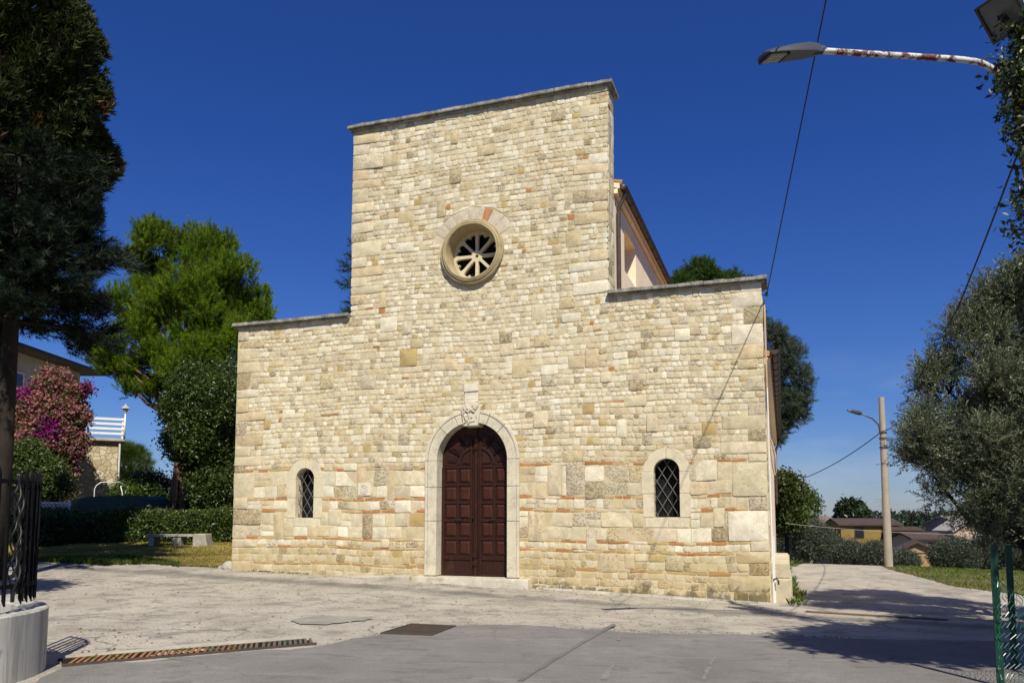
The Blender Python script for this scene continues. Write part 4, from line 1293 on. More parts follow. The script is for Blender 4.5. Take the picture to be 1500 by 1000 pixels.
p = at(298, 765, 30.5)
b = on_ground(p.x, p.y)
t = thing('bay_tree', 'rounded dark glossy bay tree against the left edge of the church', 'tree', b)
def L2_(px, py, r, Y=30.5):
    v_ = at(px, py, Y) - b; s = r * Y / FPX; return (v_.x, v_.y, v_.z, s, s, s)
lobes = [L2_(290, 575, 42), L2_(318, 590, 40, 30), L2_(266, 600, 30), L2_(330, 560, 28, 31), L2_(268, 645, 28, 30), L2_(300, 640, 46, 30.5), L2_(335, 640, 34, 31), L2_(298, 678, 32, 31), L2_(330, 690, 36, 31), L2_(310, 715, 30, 30.3), L2_(352, 610, 40, 32), L2_(360, 680, 40, 32)]
P, D = lobes_points(lobes, 9000, 41, .5, .66)
D = D * .8 + np.array([0, 0, .4])
scatter('crown', P, D, LEAF, 1.3, shades(len(P), [(.035, .065, .010), (.055, .088, .013), (.085, .125, .018), (.022, .042, .010)], 41), MT['leaf'], t, 41, .5)
trunk_obj(t, [(.35, 0, -.2), (.4, 0, .8), (.15, 0, 2.2), (0, 0, 4)], [.15, .12, .11, .06], MT['bark'], [([(-.25, 0, -.2), (-.2, 0, 1), (-.4, 0, 2.6)], [.09, .08, .05]), ([(.4, 0, .8), (.9, 0, 1.6), (1.0, 0, 2.6)], [.10, .08, .05]), ([(-1.2, .3, -.2), (-1.15, .3, 1.4), (-1.1, .2, 2.4)], [.06, .05, .03])])

# hedge in front of the gardens
def hedge(name, label, pts, w, h, n, pal, seed, scale=1.0, cat='hedge'):
    t = thing(name, label, cat, on_ground(*pts[0]))
    o = t.location; q = np.random.default_rng(seed); P, D = [], []
    seg = [(Vector((*a, 0)), Vector((*b_, 0))) for a, b_ in zip(pts[:-1], pts[1:])]
    tot = sum((b_ - a).length for a, b_ in seg); core = MB()
    for a, b_ in seg:
        d = (b_ - a).normalized(); nn = Vector((-d.y, d.x, 0)); k = int(n * (b_ - a).length / tot)
        s = q.uniform(0, 1, k); r = q.uniform(0, 1, k)
        hh = h * (1 + .07 * np.sin(s * (b_ - a).length * 1.9) + .05 * np.sin(s * (b_ - a).length * 5.3))
        face = q.choice(3, k, p=[.42, .38, .20])
        off = np.where(face == 0, -w / 2, np.where(face == 1, q.uniform(-w / 2, w / 2, k), w / 2)) + q.normal(0, .07, k)
        z = np.where(face == 1, hh, r * hh) + q.normal(0, .045, k)
        x = a.x + (b_.x - a.x) * s + nn.x * off; y = a.y + (b_.y - a.y) * s + nn.y * off
        P.append(np.stack([x - o.x, y - o.y, ground_z(x, y) + np.maximum(z, .05) - o.z], 1))
        sgn = np.where(face == 0, -1.0, np.where(face == 1, 0, 1.0))
        D.append(np.stack([nn.x * sgn, nn.y * sgn, np.where(face == 1, 1.0, .35)], 1))
        za, zb = gz(a.x, a.y) - o.z, gz(b_.x, b_.y) - o.z
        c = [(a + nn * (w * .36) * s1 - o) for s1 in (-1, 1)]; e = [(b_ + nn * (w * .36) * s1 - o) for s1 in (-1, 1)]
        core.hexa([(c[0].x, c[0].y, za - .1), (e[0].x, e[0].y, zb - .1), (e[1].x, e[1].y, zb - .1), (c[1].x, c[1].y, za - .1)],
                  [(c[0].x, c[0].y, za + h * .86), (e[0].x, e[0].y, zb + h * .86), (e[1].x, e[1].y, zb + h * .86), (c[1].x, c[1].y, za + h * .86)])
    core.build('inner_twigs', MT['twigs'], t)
    P, D = np.concatenate(P), np.concatenate(D)
    scatter('foliage', P, D, LEAF, scale, shades(len(P), pal, seed), MT['leaf'], t, seed, .5)
    return t
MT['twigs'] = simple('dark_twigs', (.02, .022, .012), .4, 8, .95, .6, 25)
GREEN = [(.045, .075, .012), (.075, .115, .018), (.11, .145, .025), (.028, .048, .011)]
a, c = at(30, 795, 29.3), at(368, 800, 29.6)
hedge('hedge', 'clipped green hedge behind the stone bench', [(a.x - 3, a.y - .3), (a.x, a.y), (c.x, c.y)], .9, .98, 9500, GREEN, 51, 1.1)
a = at(82, 800, 27.6)
broad_tree('shrub', 'low dark shrub at the end of the lawn next to the railing', on_ground(a.x, a.y), on_ground(a.x, a.y, .55), (.55, .5, .25), 6, .42, 900, LEAF, 1.1, [(.02, .035, .010), (.035, .055, .012)], MT['leaf'], 52, 0, cat='shrub', crown='foliage')

# bench
a = at(264, 799, 27.4)
MT['benchstone'] = simple('weathered_bench_stone', (.36, .33, .27), .25, 4, .9, .35, 30, stain=(.15, .14, .11))
t = thing('stone_bench', 'weathered stone slab bench on block supports on the lawn', 'bench', on_ground(a.x, a.y), R(-4))
m = MB(); m.box((-1.10, -.24, .34), (.55, .24, .43)); m.build('seat', MT['benchstone'], t, bevel=.015)
for x0, x1 in ((-1.05, -.85), (-.16, -.03), (-.02, .12)):
    m = MB(); m.box((x0, -.21, -.1), (x1, .21, .338)); m.build('support', MT['benchstone'], t, bevel=.012)
m = MB(); m.hexa([(.55, -.25, -.1), (1.10, -.25, -.1), (1.10, .25, -.1), (.55, .25, -.1)], [(.556, -.25, .45), (1.0, -.25, .45), (1.0, .25, .45), (.556, .25, .45)]); m.build('block', MT['benchstone'], t, bevel=.025, seg=2)

# bougainvillea
a = at(75, 745, 36)
b = on_ground(a.x, a.y)
t = thing('bougainvillea', 'large bougainvillea in pink and faded orange bloom beside the house', 'climbing shrub', b)
def L3_(px, py, r, Y=36, f=1.0):
    v_ = at(px, py, Y) - b; s = r * Y / FPX; return (v_.x, v_.y, v_.z, s, s, s * f)
lobes = [L3_(78, 562, 24), L3_(60, 600, 38), L3_(95, 605, 30, 36), L3_(40, 620, 34), L3_(75, 640, 40), L3_(50, 660, 34, 35.5), L3_(100, 650, 26, 36), L3_(95, 690, 16), L3_(15, 600, 30), L3_(10, 650, 36), L3_(112, 575, 12), L3_(122, 610, 8), L3_(98, 720, 8), L3_(128, 568, 6)]
P, D = lobes_points(lobes, 8000, 61, .5, .6)
D = D + np.array([0, 0, .2])
C = shades(len(P), [(.36, .15, .16), (.42, .22, .17), (.28, .07, .19), (.34, .16, .13)], 61)
mg = np.sin(P[:, 0] * 2.1 + 1) * np.sin(P[:, 2] * 1.7) > .55
C[mg] = np.array([.27, .025, .20]) * rng.uniform(.7, 1.2, (mg.sum(), 1))
zz = P[:, 2]; gsel = rng.uniform(0, 1, len(P)) < np.clip(.36 + (3.4 - zz) * .2, .32, .9)
scatter('flowers', P[~gsel], D[~gsel], [tmpl_leaves(12, .10, .09, .2, s + 300) for s in range(3)], 1.25, C[~gsel], MT['petal'], t, 61, .5)
scatter('foliage', P[gsel] * .985, D[gsel], LEAF, 1.4, shades(gsel.sum(), [(.05, .09, .015), (.10, .14, .02), (.03, .05, .01)], 62), MT['leaf'], t, 62, .5)
trunk_obj(t, [(0, 0, -.2), (.2, 0, 1), (.1, 0, 2.5)], [.12, .1, .06], MT['bark'], limbs_to([Vector((.1, 0, 1.5)), Vector((.1, 0, 2.5))], lobes, .05, 6), name='stem')
a = at(45, 745, 33.5)
broad_tree('shrub', 'yellow green garden shrub under the bougainvillea', on_ground(a.x, a.y), at(50, 690, 33.5), (1.0, .7, .8), 8, .62, 2300, LEAF, 1.3, [(.10, .14, .02), (.05, .08, .015), (.03, .05, .012)], MT['leaf'], 63, .06, cat='shrub', crown='foliage')
# shrubs and little trees far behind the hedge
for (px, py, Y, rx, rz, lab, pal, sd) in [(198, 722, 37, .9, .75, 'light green bush behind the covered car, near the white arch', [(.09, .14, .02), (.05, .09, .015)], 71),
                                         (232, 728, 37.5, .8, .65, 'grassy green bush beside the pine trunk, left of it', [(.05, .085, .02), (.03, .05, .012)], 72),
                                         (300, 735, 36, 1.2, .6, 'dark green bush behind the bay tree stems', [(.04, .07, .014), (.025, .045, .012)], 73)]:
    c = at(px, py, Y)
    broad_tree('shrub', lab, on_ground(c.x, c.y), c, (rx, .6, rz), 6, .6, 1000, LEAF, 1.5, pal, MT['leaf'], sd, .05, cat='shrub', crown='foliage')
c = at(182, 672, 72); bb = on_ground(c.x, c.y)
broad_tree('umbrella_pine', 'far round topped pine behind the stone clad tower', bb, c, (.9, .9, .9), 7, 1.0, 2200, NEED, 2.2, [(.05, .085, .015), (.08, .12, .02)], MT['needle'], 75, .2, 'barkpine', jit=.3)
c = at(211, 712, 60)
spruce('small_fir', 'small far fir standing beyond the orange roofed house', on_ground(c.x, c.y), 1.0, gz(c.x, c.y) * -1 + (EYE + (755 - 678) / FPX * 60), 1.6, .15, 8, 8, [(.04, .07, .025), (.06, .09, .03)], 76, .1, 20, .05, scale=2.2)

# ------------------------------------------------------------------ trees behind and right of the church
c = at(527, 600, 42); bb = on_ground(c.x, c.y)
spruce('fir', 'dark fir whose side boughs show behind the left shoulder of the church', bb, 5, EYE + (755 - 340) / FPX * 42 - bb.z, 1.75, .5, 10, 14, [(.03, .06, .03), (.045, .08, .035), (.02, .04, .02)], 81, .2, 26, .2, scale=1.9)
c = at(1035, 470, 48); bb = on_ground(c.x, c.y)
def L4_(px, py, r, Y=48):
    v_ = at(px, py, Y) - bb; s = r * Y / FPX; return (v_.x, v_.y, v_.z, s, s, s)
lobes = [L4_(1025, 412, 22), L4_(1002, 425, 20), L4_(1050, 425, 22), L4_(1075, 418, 12), L4_(1085, 430, 16), L4_(1035, 450, 40), L4_(1080, 470, 30), L4_(1108, 474, 14), L4_(1030, 400, 12)]
t = thing('pine_tree', 'green pine top rising behind the right parapet of the church', 'tree', bb)
lobes = sublobes(lobes, 6, .42, 83, .5)
P, D = lobes_points(lobes, 5200, 83, .2, .4)
scatter('crown', P, D * .6 + np.array([0, 0, .7]), NEEDB, 1.5, shades(len(P), [(.05, .10, .02), (.085, .14, .02), (.03, .06, .015)], 83), MT['needle'], t, 83, .35)
trunk_obj(t, [(0, 0, -.3), (0, 0, 7), (.1, 0, 12)], [.35, .28, .12], MT['barkpine'], limbs_to([Vector((0, 0, 7)), Vector((.05, 0, 9))], lobes, .1, 8))
c = at(1136, 640, 40); bb = on_ground(c.x, c.y)
t = thing('blue_cedar', 'silvery blue cedar behind the right corner of the church', 'tree', bb)
def L6_(px, py, r, Y=40):
    v_ = at(px, py, Y) - bb; s = r * Y / FPX; return (v_.x, v_.y, v_.z, s, s, s * .8)
lobes = [L6_(1140, 500, 18), L6_(1155, 522, 24), L6_(1132, 530, 28), L6_(1150, 560, 34), L6_(1170, 582, 20), L6_(1138, 595, 34), L6_(1160, 605, 22), L6_(1140, 625, 16), L6_(1135, 485, 10), L6_(1120, 570, 34), L6_(1130, 640, 16)]
sl = sublobes(lobes, 7, .40, 84, .0)
P, D = lobes_points(sl, 5200, 84, .25, .45)
scatter('crown', P, D * .8 + np.array([0, 0, .3]), SPR, 1.15, shades(len(P), [(.06, .085, .06), (.135, .175, .135), (.028, .045, .028)], 84, .3), MT['needle'], t, 84, .3)
trunk_obj(t, [(-1.1, 0, -.3), (-.9, 0, 5), (-.1, 0, 9)], [.25, .2, .06], MT['bark'], limbs_to([Vector((-.8, 0, 6)), Vector((-.3, 0, 7.5))], lobes[:7], .05, 9))
c = at(1150, 725, 46); bb = on_ground(c.x, c.y)
broad_tree('lime_tree', 'broad yellow green tree against the church wall, above the olives', bb, at(1150, 738, 46), (1.0, 1.0, 1.2), 9, .75, 3200, LEAF, 2.2, [(.055, .08, .012), (.09, .11, .02), (.03, .045, .01)], MT['leaf'], 85, .15)
c = at(1181, 742, 58); bb = on_ground(c.x, c.y)
broad_tree('small_tree', 'loose light green little tree peeping out beside the broad yellow green one', bb, at(1179, 742, 58), (.5, .6, .7), 6, .6, 900, LEAF, 2.2, [(.05, .09, .03), (.07, .11, .04)], MT['leaf'], 86, .1)
# the olive grove
OLP = [(.055, .068, .042), (.085, .10, .065), (.035, .045, .026), (.11, .125, .085)]
spots = [(1192, 796, 48, 34, 'round olive tree nearest the church, its stem on the grass strip'), (1243, 815, 52, 24, 'olive tree left of the concrete pole, second from the church'),
         (1285, 816, 50, 22, 'olive tree directly behind the concrete pole'), (1326, 822, 55, 17, 'small olive bush just right of the concrete pole'),
         (1400, 812, 46, 32, 'grey green olive between the concrete pole and the green fence posts'), (1445, 812, 50, 32, 'olive tree behind the green fence posts'),
         (1495, 808, 44, 36, 'olive tree at the right edge behind the wire netting'), (1222, 802, 62, 18, 'farther olive tree in the second row, near the grey hipped roof'),
         (1158, 795, 56, 28, 'dark olive tree close beside the church wall')]
for i, (px, py, Y, r, lab) in enumerate(spots):
    c = at(px, py, Y); bb = on_ground(c.x, c.y); s = r * Y / FPX
    cc = c.copy(); bb.z = min(bb.z, c.z - s * .7)
    broad_tree('olive_tree', lab, bb, cc, (s * .55, s * .55, s * .38), 10, s * .5, 3600, OLIVEL, 1.7, OLP, MT['olive'], 90 + i, .13, group='olive trees of the grove', jit=.6)
# the large olive on the right
c = at(1500, 600, 14.5); bb = on_ground(c.x + .1, c.y)
def L5_(px, py, r, Y=14.5):
    v_ = at(px, py, Y) - bb; s = r * Y / FPX; return (v_.x, v_.y, v_.z, s, s, s)
lobes = [L5_(1425, 520, 48), L5_(1470, 470, 46), L5_(1500, 430, 42), L5_(1392, 575, 44), L5_(1370, 640, 40, 14), L5_(1352, 660, 30, 14.5), L5_(1338, 675, 18, 14.2), L5_(1410, 640, 56, 14), L5_(1460, 590, 60, 14), L5_(1400, 700, 48, 14.3),
         L5_(1440, 720, 54, 14), L5_(1490, 680, 60, 14), L5_(1430, 760, 34, 14), L5_(1480, 770, 44, 14), L5_(1530, 560, 70, 14.5), L5_(1560, 680, 70, 15), L5_(1540, 480, 50), L5_(1590, 590, 70), L5_(1367, 560, 22), L5_(1452, 440, 22), L5_(1420, 470, 20), L5_(1500, 396, 18), L5_(1500, 560, 60, 16), L5_(1450, 650, 60, 16)]
t = thing('large_olive_tree', 'big silvery olive tree hanging over the lane from the right edge', 'tree', bb)
big_lobes = lobes; lobes = sublobes(lobes, 7, .36, 111, .4)
P, D = lobes_points(lobes, 15000, 111, .15, .4)
scatter('crown', P, D * .7 + np.array([0, 0, .7]), OLSHOOT, 1.0, shades(len(P), [(.075, .092, .045), (.12, .14, .07), (.045, .055, .028), (.21, .235, .15)], 111, .35), MT['olive'], t, 111, .6)
trunk_obj(t, [(0, 0, -.2), (.1, 0, .6), (-.05, 0, 1.3), (0, 0, 2.0)], [.34, .26, .22, .16], MT['bark'], limbs_to([Vector((0, 0, 1.3)), Vector((0, 0, 1.9))], big_lobes, .07, 12) + [([Vector(big_lobes[i // 7][:3]), Vector(l[:3])], [.02, .006]) for i, l in enumerate(lobes)])
# trees on the right, outside the picture, whose shade falls over the lane; one unseen oak added left shades the spruce trunk
for (x, y, zc, r, lab, sd) in [(9.1, 8.0, 4.7, 1.35, 'dense evergreen oak behind the green netting', 121), (6.9, 5.0, 5.9, 1.45, 'tall evergreen oak near the ivy clad lamp post', 122), (12.5, 9.5, 4.6, 1.8, 'evergreen oak farther inside the garden', 123), (8.4, 6.1, 5.2, 1.4, 'leafy evergreen oak between the lamp post and the garden', 125), (-11.3, 11.6, 5.6, 1.5, 'unseen evergreen oak added left of the railing to shade the spruce trunk', 124)]:
    bb = on_ground(x, y)
    broad_tree('oak_tree', lab, bb, Vector((x, y, zc)), (r, r, r * .8), 9, r * .62, 8500, BIGLEAF, 1.3, [(.03, .045, .012), (.05, .07, .016)], MT['leaf'], sd, .2, group='evergreen garden oaks')

# far woodland on the ridge
q = np.random.default_rng(131)
n = 5200; x = q.uniform(-190, 330, n); y = 350 + q.uniform(0, 60, n)
h = 3.2 + 2.2 * np.sin(x * .055) * np.sin(x * .021 + 1) + q.uniform(0, 1.6, n)
P = np.stack([x, y, ground_z(x, y) + q.uniform(0, 1, n) * np.maximum(h, 1.2)], 1)
o = scatter('distant_woodland', P, np.tile([0, -.3, .8], (n, 1)), FAR, 3.6, shades(n, [(.028, .045, .022), (.045, .06, .028), (.02, .033, .018)], 131), MT['leaf'], None, 131, .6)
tag(o, 'dark band of far woods along the horizon', 'woodland', kind='stuff')
n = 4200; x = q.uniform(10, 150, n); y = q.uniform(128, 260, n)
P = np.stack([x, y, ground_z(x, y) + q.uniform(0, 1, n) * 2.6], 1)
o = scatter('valley_thicket', P, np.tile([0, -.3, .8], (n, 1)), FAR, 2.2, shades(n, [(.03, .048, .02), (.05, .065, .028), (.022, .034, .016)], 132), MT['leaf'], None, 132, .6)
tag(o, 'mixed thicket and gardens between the far houses', 'thicket', kind='stuff')
c = at(1250, 752, 190); bb = on_ground(c.x, c.y)
broad_tree('round_pine', 'dark round umbrella pine on the skyline left of the concrete pole', bb, at(1250, 753, 190), (4.2, 3, 1.3), 9, 2.2, 1600, FAR, 2.0, [(.025, .045, .018), (.035, .055, .02)], MT['leaf'], 133, .4, 'barkpine')
for (px, sd, lab) in ((1335, 134, 'bare thin far tree right of the concrete pole'), (1357, 135, 'second bare thin far tree, nearer the big olive')):
    c = at(px, 755, 260); bb = on_ground(c.x, c.y)
    t = thing('bare_tree', lab, 'tree', bb, 0, 'bare trees on the skyline'); hh = EYE + (755 - 745) / FPX * 260 - bb.z
    m = MB(); m.tube([(0, 0, -.3), (0, 0, hh * .6)], [.3, .2], 6); r = random.Random(sd); m.build('trunk', MT['bark'], t)
    m = MB()
    for k in range(26):
        a = r.uniform(0, 6.28); l = r.uniform(1, 2.6); m.tube([(0, 0, hh * r.uniform(.4, .65)), (l * .5 * math.cos(a), l * .5 * math.sin(a), hh * .8), (l * math.cos(a), l * math.sin(a), hh * r.uniform(.85, 1.05))], [.09, .06, .03], 4)
    m.build('crown', MT['bark'], t)

# ------------------------------------------------------------------ far houses
def house(name, label, px, py_eave, Y, w, d, hwall, rise, wallm, roofm, rz=0.0, wins=((-.25, .55, .16), (.25, .55, .16)), hip=False, chimney=None, over=.5, cat='house', dish=False):
    """gabled or hipped house; its ridge runs along its local x; the eaves stand where the photograph has them"""
    c = at(px, py_eave, Y); base = Vector((c.x, c.y, c.z - hwall))
    t = thing(name, label, cat, base, rz)
    m = MB(); m.box((-w / 2, -d / 2, -3), (w / 2, d / 2, hwall))
    if not hip:
        for s in (-1, 1):
            m.hexa([(s * w / 2 - .1, -d / 2, hwall), (s * w / 2 + .1 * 0, -d / 2, hwall), (s * w / 2, d / 2, hwall), (s * w / 2 - .1, d / 2, hwall)], [(s * w / 2 - .1, -.05, hwall + rise), (s * w / 2, -.05, hwall + rise), (s * w / 2, .05, hwall + rise), (s * w / 2 - .1, .05, hwall + rise)])
    m.build('wall', wallm, t)
    m = MB(); T = .22; o = over; i = w / 2 * .55 if hip else 0
    drop = rise * o / (d / 2)
    A, B, C_, D_ = (-w / 2 - o, -d / 2 - o, hwall - drop), (w / 2 + o, -d / 2 - o, hwall - drop), (w / 2 + o, d / 2 + o, hwall - drop), (-w / 2 - o, d / 2 + o, hwall - drop)
    e0, e1 = (-w / 2 - o + i + (o if hip else 0), 0, hwall + rise), (w / 2 + o - i - (o if hip else 0), 0, hwall + rise)
    up = lambda p: (p[0], p[1], p[2] + T)
    vs = [A, B, C_, D_, e0, e1] + [up(p) for p in (A, B, C_, D_, e0, e1)]
    fs = [(0, 4, 5, 1), (2, 5, 4, 3), (6, 7, 11, 10), (8, 9, 10, 11), (0, 1, 7, 6), (2, 3, 9, 8)]
    if hip: fs += [(0, 3, 4), (1, 5, 2), (6, 10, 9), (7, 8, 11), (1, 2, 8, 7), (3, 0, 6, 9)]
    else: fs += [(0, 6, 10, 4), (4, 10, 9, 3), (1, 5, 11, 7), (5, 2, 8, 11)]
    m.add(vs, fs); rf = m.build('roof', roofm, t)
    if chimney is not None:
        m = MB(); x = chimney * w; m.box((x - .35, -.9, hwall), (x + .35, -.2, hwall + rise + .7)); m.box((x - .45, -1.0, hwall + rise + .7), (x + .45, -.1, hwall + rise + .85)); m.build('chimney', wallm, rf)
    for fx, fz, fwid in wins:
        x = fx * w; ww = fwid * w / 2; z = fz * hwall; hh = min(.75, hwall * .22)
        m = MB()
        for bx in ((x - ww - .08, z - hh - .08, x + ww + .08, z - hh), (x - ww - .08, z + hh, x + ww + .08, z + hh + .08), (x - ww - .08, z - hh, x - ww, z + hh), (x + ww, z - hh, x + ww + .08, z + hh)):
            m.box((bx[0], -d / 2 - .07, bx[1]), (bx[2], -d / 2 - .001, bx[3]))
        f = m.build('window', MT['fascia'], t)
        m = MB(); m.box((x - ww, -d / 2 - .03, z - hh), (x + ww, -d / 2 - .004, z + hh)); m.build('pane', MT['pane'], f)
    if dish:
        m = MB(); m.tube([(w * .38, 0, hwall + rise * .8), (w * .38, 0, hwall + rise + 3.2)], .05, 5)
        for k, l in ((3.1, .8), (2.7, .9), (2.1, .5)): m.tube([(w * .38 - l, 0, hwall + rise + k), (w * .38 + l, 0, hwall + rise + k)], .04, 4)
        m.build('aerial', MT['silver'], rf)
        m = MB(); m.lathe([(.02, 0), (.35, .06), (.55, .2)], (w * .42, -.6, hwall + rise + .6), 12); m.build('satellite_dish', MT['white'], rf)
    return t
house('hip_roofed_house', 'far house with a low grey brown hipped roof, left of the yellow one', 1195, 770, 125, 8, 8, 3.2, 1.4, MT['cream'], MT['greyroof'], .15, hip=True)
house('yellow_house', 'yellow far house with brown roof, aerial and dish behind the concrete pole', 1262, 768, 118, 8.0, 7, 5.2, .75, MT['yellow'], MT['brownroof'], -.12, ((-.18, .78, .15), (.28, .78, .14)), dish=True)
house('yellow_house', 'low yellow side block with a flat roof right of the concrete pole', 1318, 776, 114, 3.6, 5, 4.5, .3, MT['yellow'], MT['brownroof'], -.1, ((0, .72, .3),))
house('brown_roofed_house', 'small house with an orange brown roof below the yellow houses', 1345, 788, 100, 4.2, 4.2, 3.0, .6, MT['pink'], MT['brownroof'], .1, ((.1, .6, .2),))
house('ochre_house', 'steep ochre gabled house low among the trees right of the pole', 1341, 808, 82, 3.4, 4.2, 3.0, 1.0, MT['orange'], MT['brownroof'], 1.2, ((0, .6, .2),))
house('pale_roofed_house', 'far house with a wide pale grey roof half hidden by the big olive', 1412, 768, 115, 7.0, 7, 4.5, 1.1, MT['pink'], MT['paleroof'], .2, ((-.05, .75, .2), (.3, .75, .12)))
house('pale_roofed_house', 'gable fronted pink house joined on beside the wide pale roof', 1404, 776, 108, 3.2, 4, 4.2, 1.1, MT['pink'], MT['paleroof'], math.pi / 2 + .15, ((0, .72, .3),))
house('red_roofed_house', 'small far house with a dull red roof at the right edge', 1482, 779, 120, 5, 6, 3.5, .7, MT['pink'], MT['brownroof'], 0.0)
c = at(1310, 760, 140)
# long pale wire across the grove
def cable(name, label, pts, r, mat, sag=0.0, n=24, cat='cable', group=None):
    out = []
    for a, b_ in zip(pts[:-1], pts[1:]):
        a, b_ = Vector(a), Vector(b_)
        for i in range(n + 1):
            t_ = i / n; p_ = a.lerp(b_, t_); p_.z -= sag * 4 * t_ * (1 - t_); 
            if not out or (p_ - out[-1]).length > 1e-4: out.append(p_)
    m = MB(); m.tube(out, r, 6); o = m.build(name, mat, None, smooth=True)
    return tag(o, label, cat, group)
cable('field_wire', 'long pale wire stretched across the olive grove', [at(1150, 766, 40), at(1330, 780, 40), at(1520, 783, 40)], .009, MT['lead'], .05)

# ------------------------------------------------------------------ the house, tower and garden things on the left
X0, Y0, Y1 = -24.6, 22.0, 44.0
t = thing('villa', 'cream and ochre villa with a low brown hipped roof and wide eaves', 'house', (X0, Y1, gz(X0, Y1)))
bz = gz(X0, Y1); ze = 9.75 - bz
m = MB(); m.box((-9, -22, -2), (0, 0, ze)); vw = m.build('wall', MT['cream'], t)
m = MB(); m.box((.002, -3.6, 4.2), (.03, -.3, ze - .3)); m.build('wall_panel', MT['orange'], t)
m = MB(); 
for (y0, y1, z0, z1) in ((-6.6, -5.2, 6.3, 7.6), (-11, -9.5, 6.3, 7.6), (-6.6, -5.2, 2.3, 3.9)):
    m = MB(); m.box((.002, y0 - .1, z0 - .1), (.05, y1 + .1, z0)); m.box((.002, y0 - .1, z1), (.05, y1 + .1, z1 + .1)); m.box((.002, y0 - .1, z0), (.05, y0, z1)); m.box((.002, y1, z0), (.05, y1 + .1, z1))
    wv = m.build('window', MT['white'], t); m = MB(); m.box((.002, y0, z0), (.02, y1, z1)); m.build('pane', MT['pane'], wv)
m = MB(); ov = 1.0
m.hexa([(-10, -23, ze), (ov, -23, ze), (ov, ov, ze), (-10, ov, ze)], [(-10, -23, ze + .16), (ov, -23, ze + .16), (ov, ov, ze + .16), (-10, ov, ze + .16)]); m.build('eave', MT['fascia'], t)
m = MB(); m.add([(-10.05, -23, ze + .165), (ov + .05, -23, ze + .165), (ov + .05, ov + .05, ze + .165), (-10.05, ov + .05, ze + .165), (-4.5, -17, ze + 2.0), (-4.5, -5, ze + 2.0)], [(0, 1, 4), (1, 2, 5, 4), (2, 3, 5), (3, 0, 4, 5)])
m.build('roof', MT['greyroof'], t)
m = MB(); m.box((.0, -8, ze - 3.4), (1.3, -4.4, ze - 3.2)); m.box((1.22, -8, ze - 3.2), (1.3, -4.4, ze - 2.2)); m.build('balcony', MT['white'], t)

# stone clad tower with terrace
c = at(138, 735, 40); bb = on_ground(c.x, c.y)
k = 40 / FPX
t = thing('stone_clad_tower', 'square tower clad in honey stone carrying a terrace with white rails', 'tower', bb, R(27))
zt = EYE + (755 - 641) / FPX * 40 - bb.z
m = MB(); m.box((-1.02, 0, -1), (.98, 2.4, zt - .15)); m.build('wall', MT['clad'], t)
m = MB(); m.box((-4.2, -.25, zt - .15), (1.28, 2.7, zt)); m.build('terrace_slab', MT['conc'], t, bevel=.02)
m = MB(); m.box((-5.5, .6, -1), (-1.9, 2.4, zt - .16)); m.build('side_wall', MT['pink'], t)
m = MB(); m.tube([(-1.12, -.12, -.5), (-1.12, -.12, zt - .15)], .07, 8); m.build('downpipe', MT['lead'], t, smooth=True)
m = MB(); m.tube([(1.05, -.1, -.5), (1.05, -.1, zt - .15)], .05, 8); m.build('corner_pipe', MT['lead'], t, smooth=True)
rl = MB()
for z in (.25, .5, .75, 1.0):
    rl.box((-4.1, -.20, zt + z - .06), (1.22, -.165, zt + z + .06)); rl.box((1.19, -.16, zt + z - .06), (1.225, 2.6, zt + z + .06))
rail = rl.build('railing', MT['white'], t)
for x in (-4.0, -2.3, -.6, 1.15):
    m = MB(); m.box((x - .035, -.16, zt), (x + .035, -.09, zt + 1.08)); m.build('post', MT['white'], rail)
m = MB(); m.box((1.12, 2.5, zt), (1.185, 2.57, zt + 1.05)); m.build('post', MT['white'], rail)
lb = Vector((bb.x + 1.22, bb.y + .35, bb.z))
lb.z += zt
t2 = thing('garden_lamp', 'white garden lamp with a lantern head at the corner of the terrace rails', 'lamp', lb)
zl = EYE + (755 - 603) / FPX * 40 - lb.z
m = MB(); m.tube([(0, 0, 0), (0, 0, zl)], [.045, .035], 8); m.build('post', MT['white'], t2, smooth=True)
m = MB(); m.lathe([(.03, zl), (.08, zl + .03), (.15, zl + .22), (.13, zl + .24)], n=8); m.build('lantern', MT['white'], t2)
m = MB(); m.lathe([(.24, zl + .24), (.20, zl + .28), (.07, zl + .40), (.03, zl + .48), (.0, zl + .5)], n=10); m.build('lamp_cap', MT['lead'], t2)

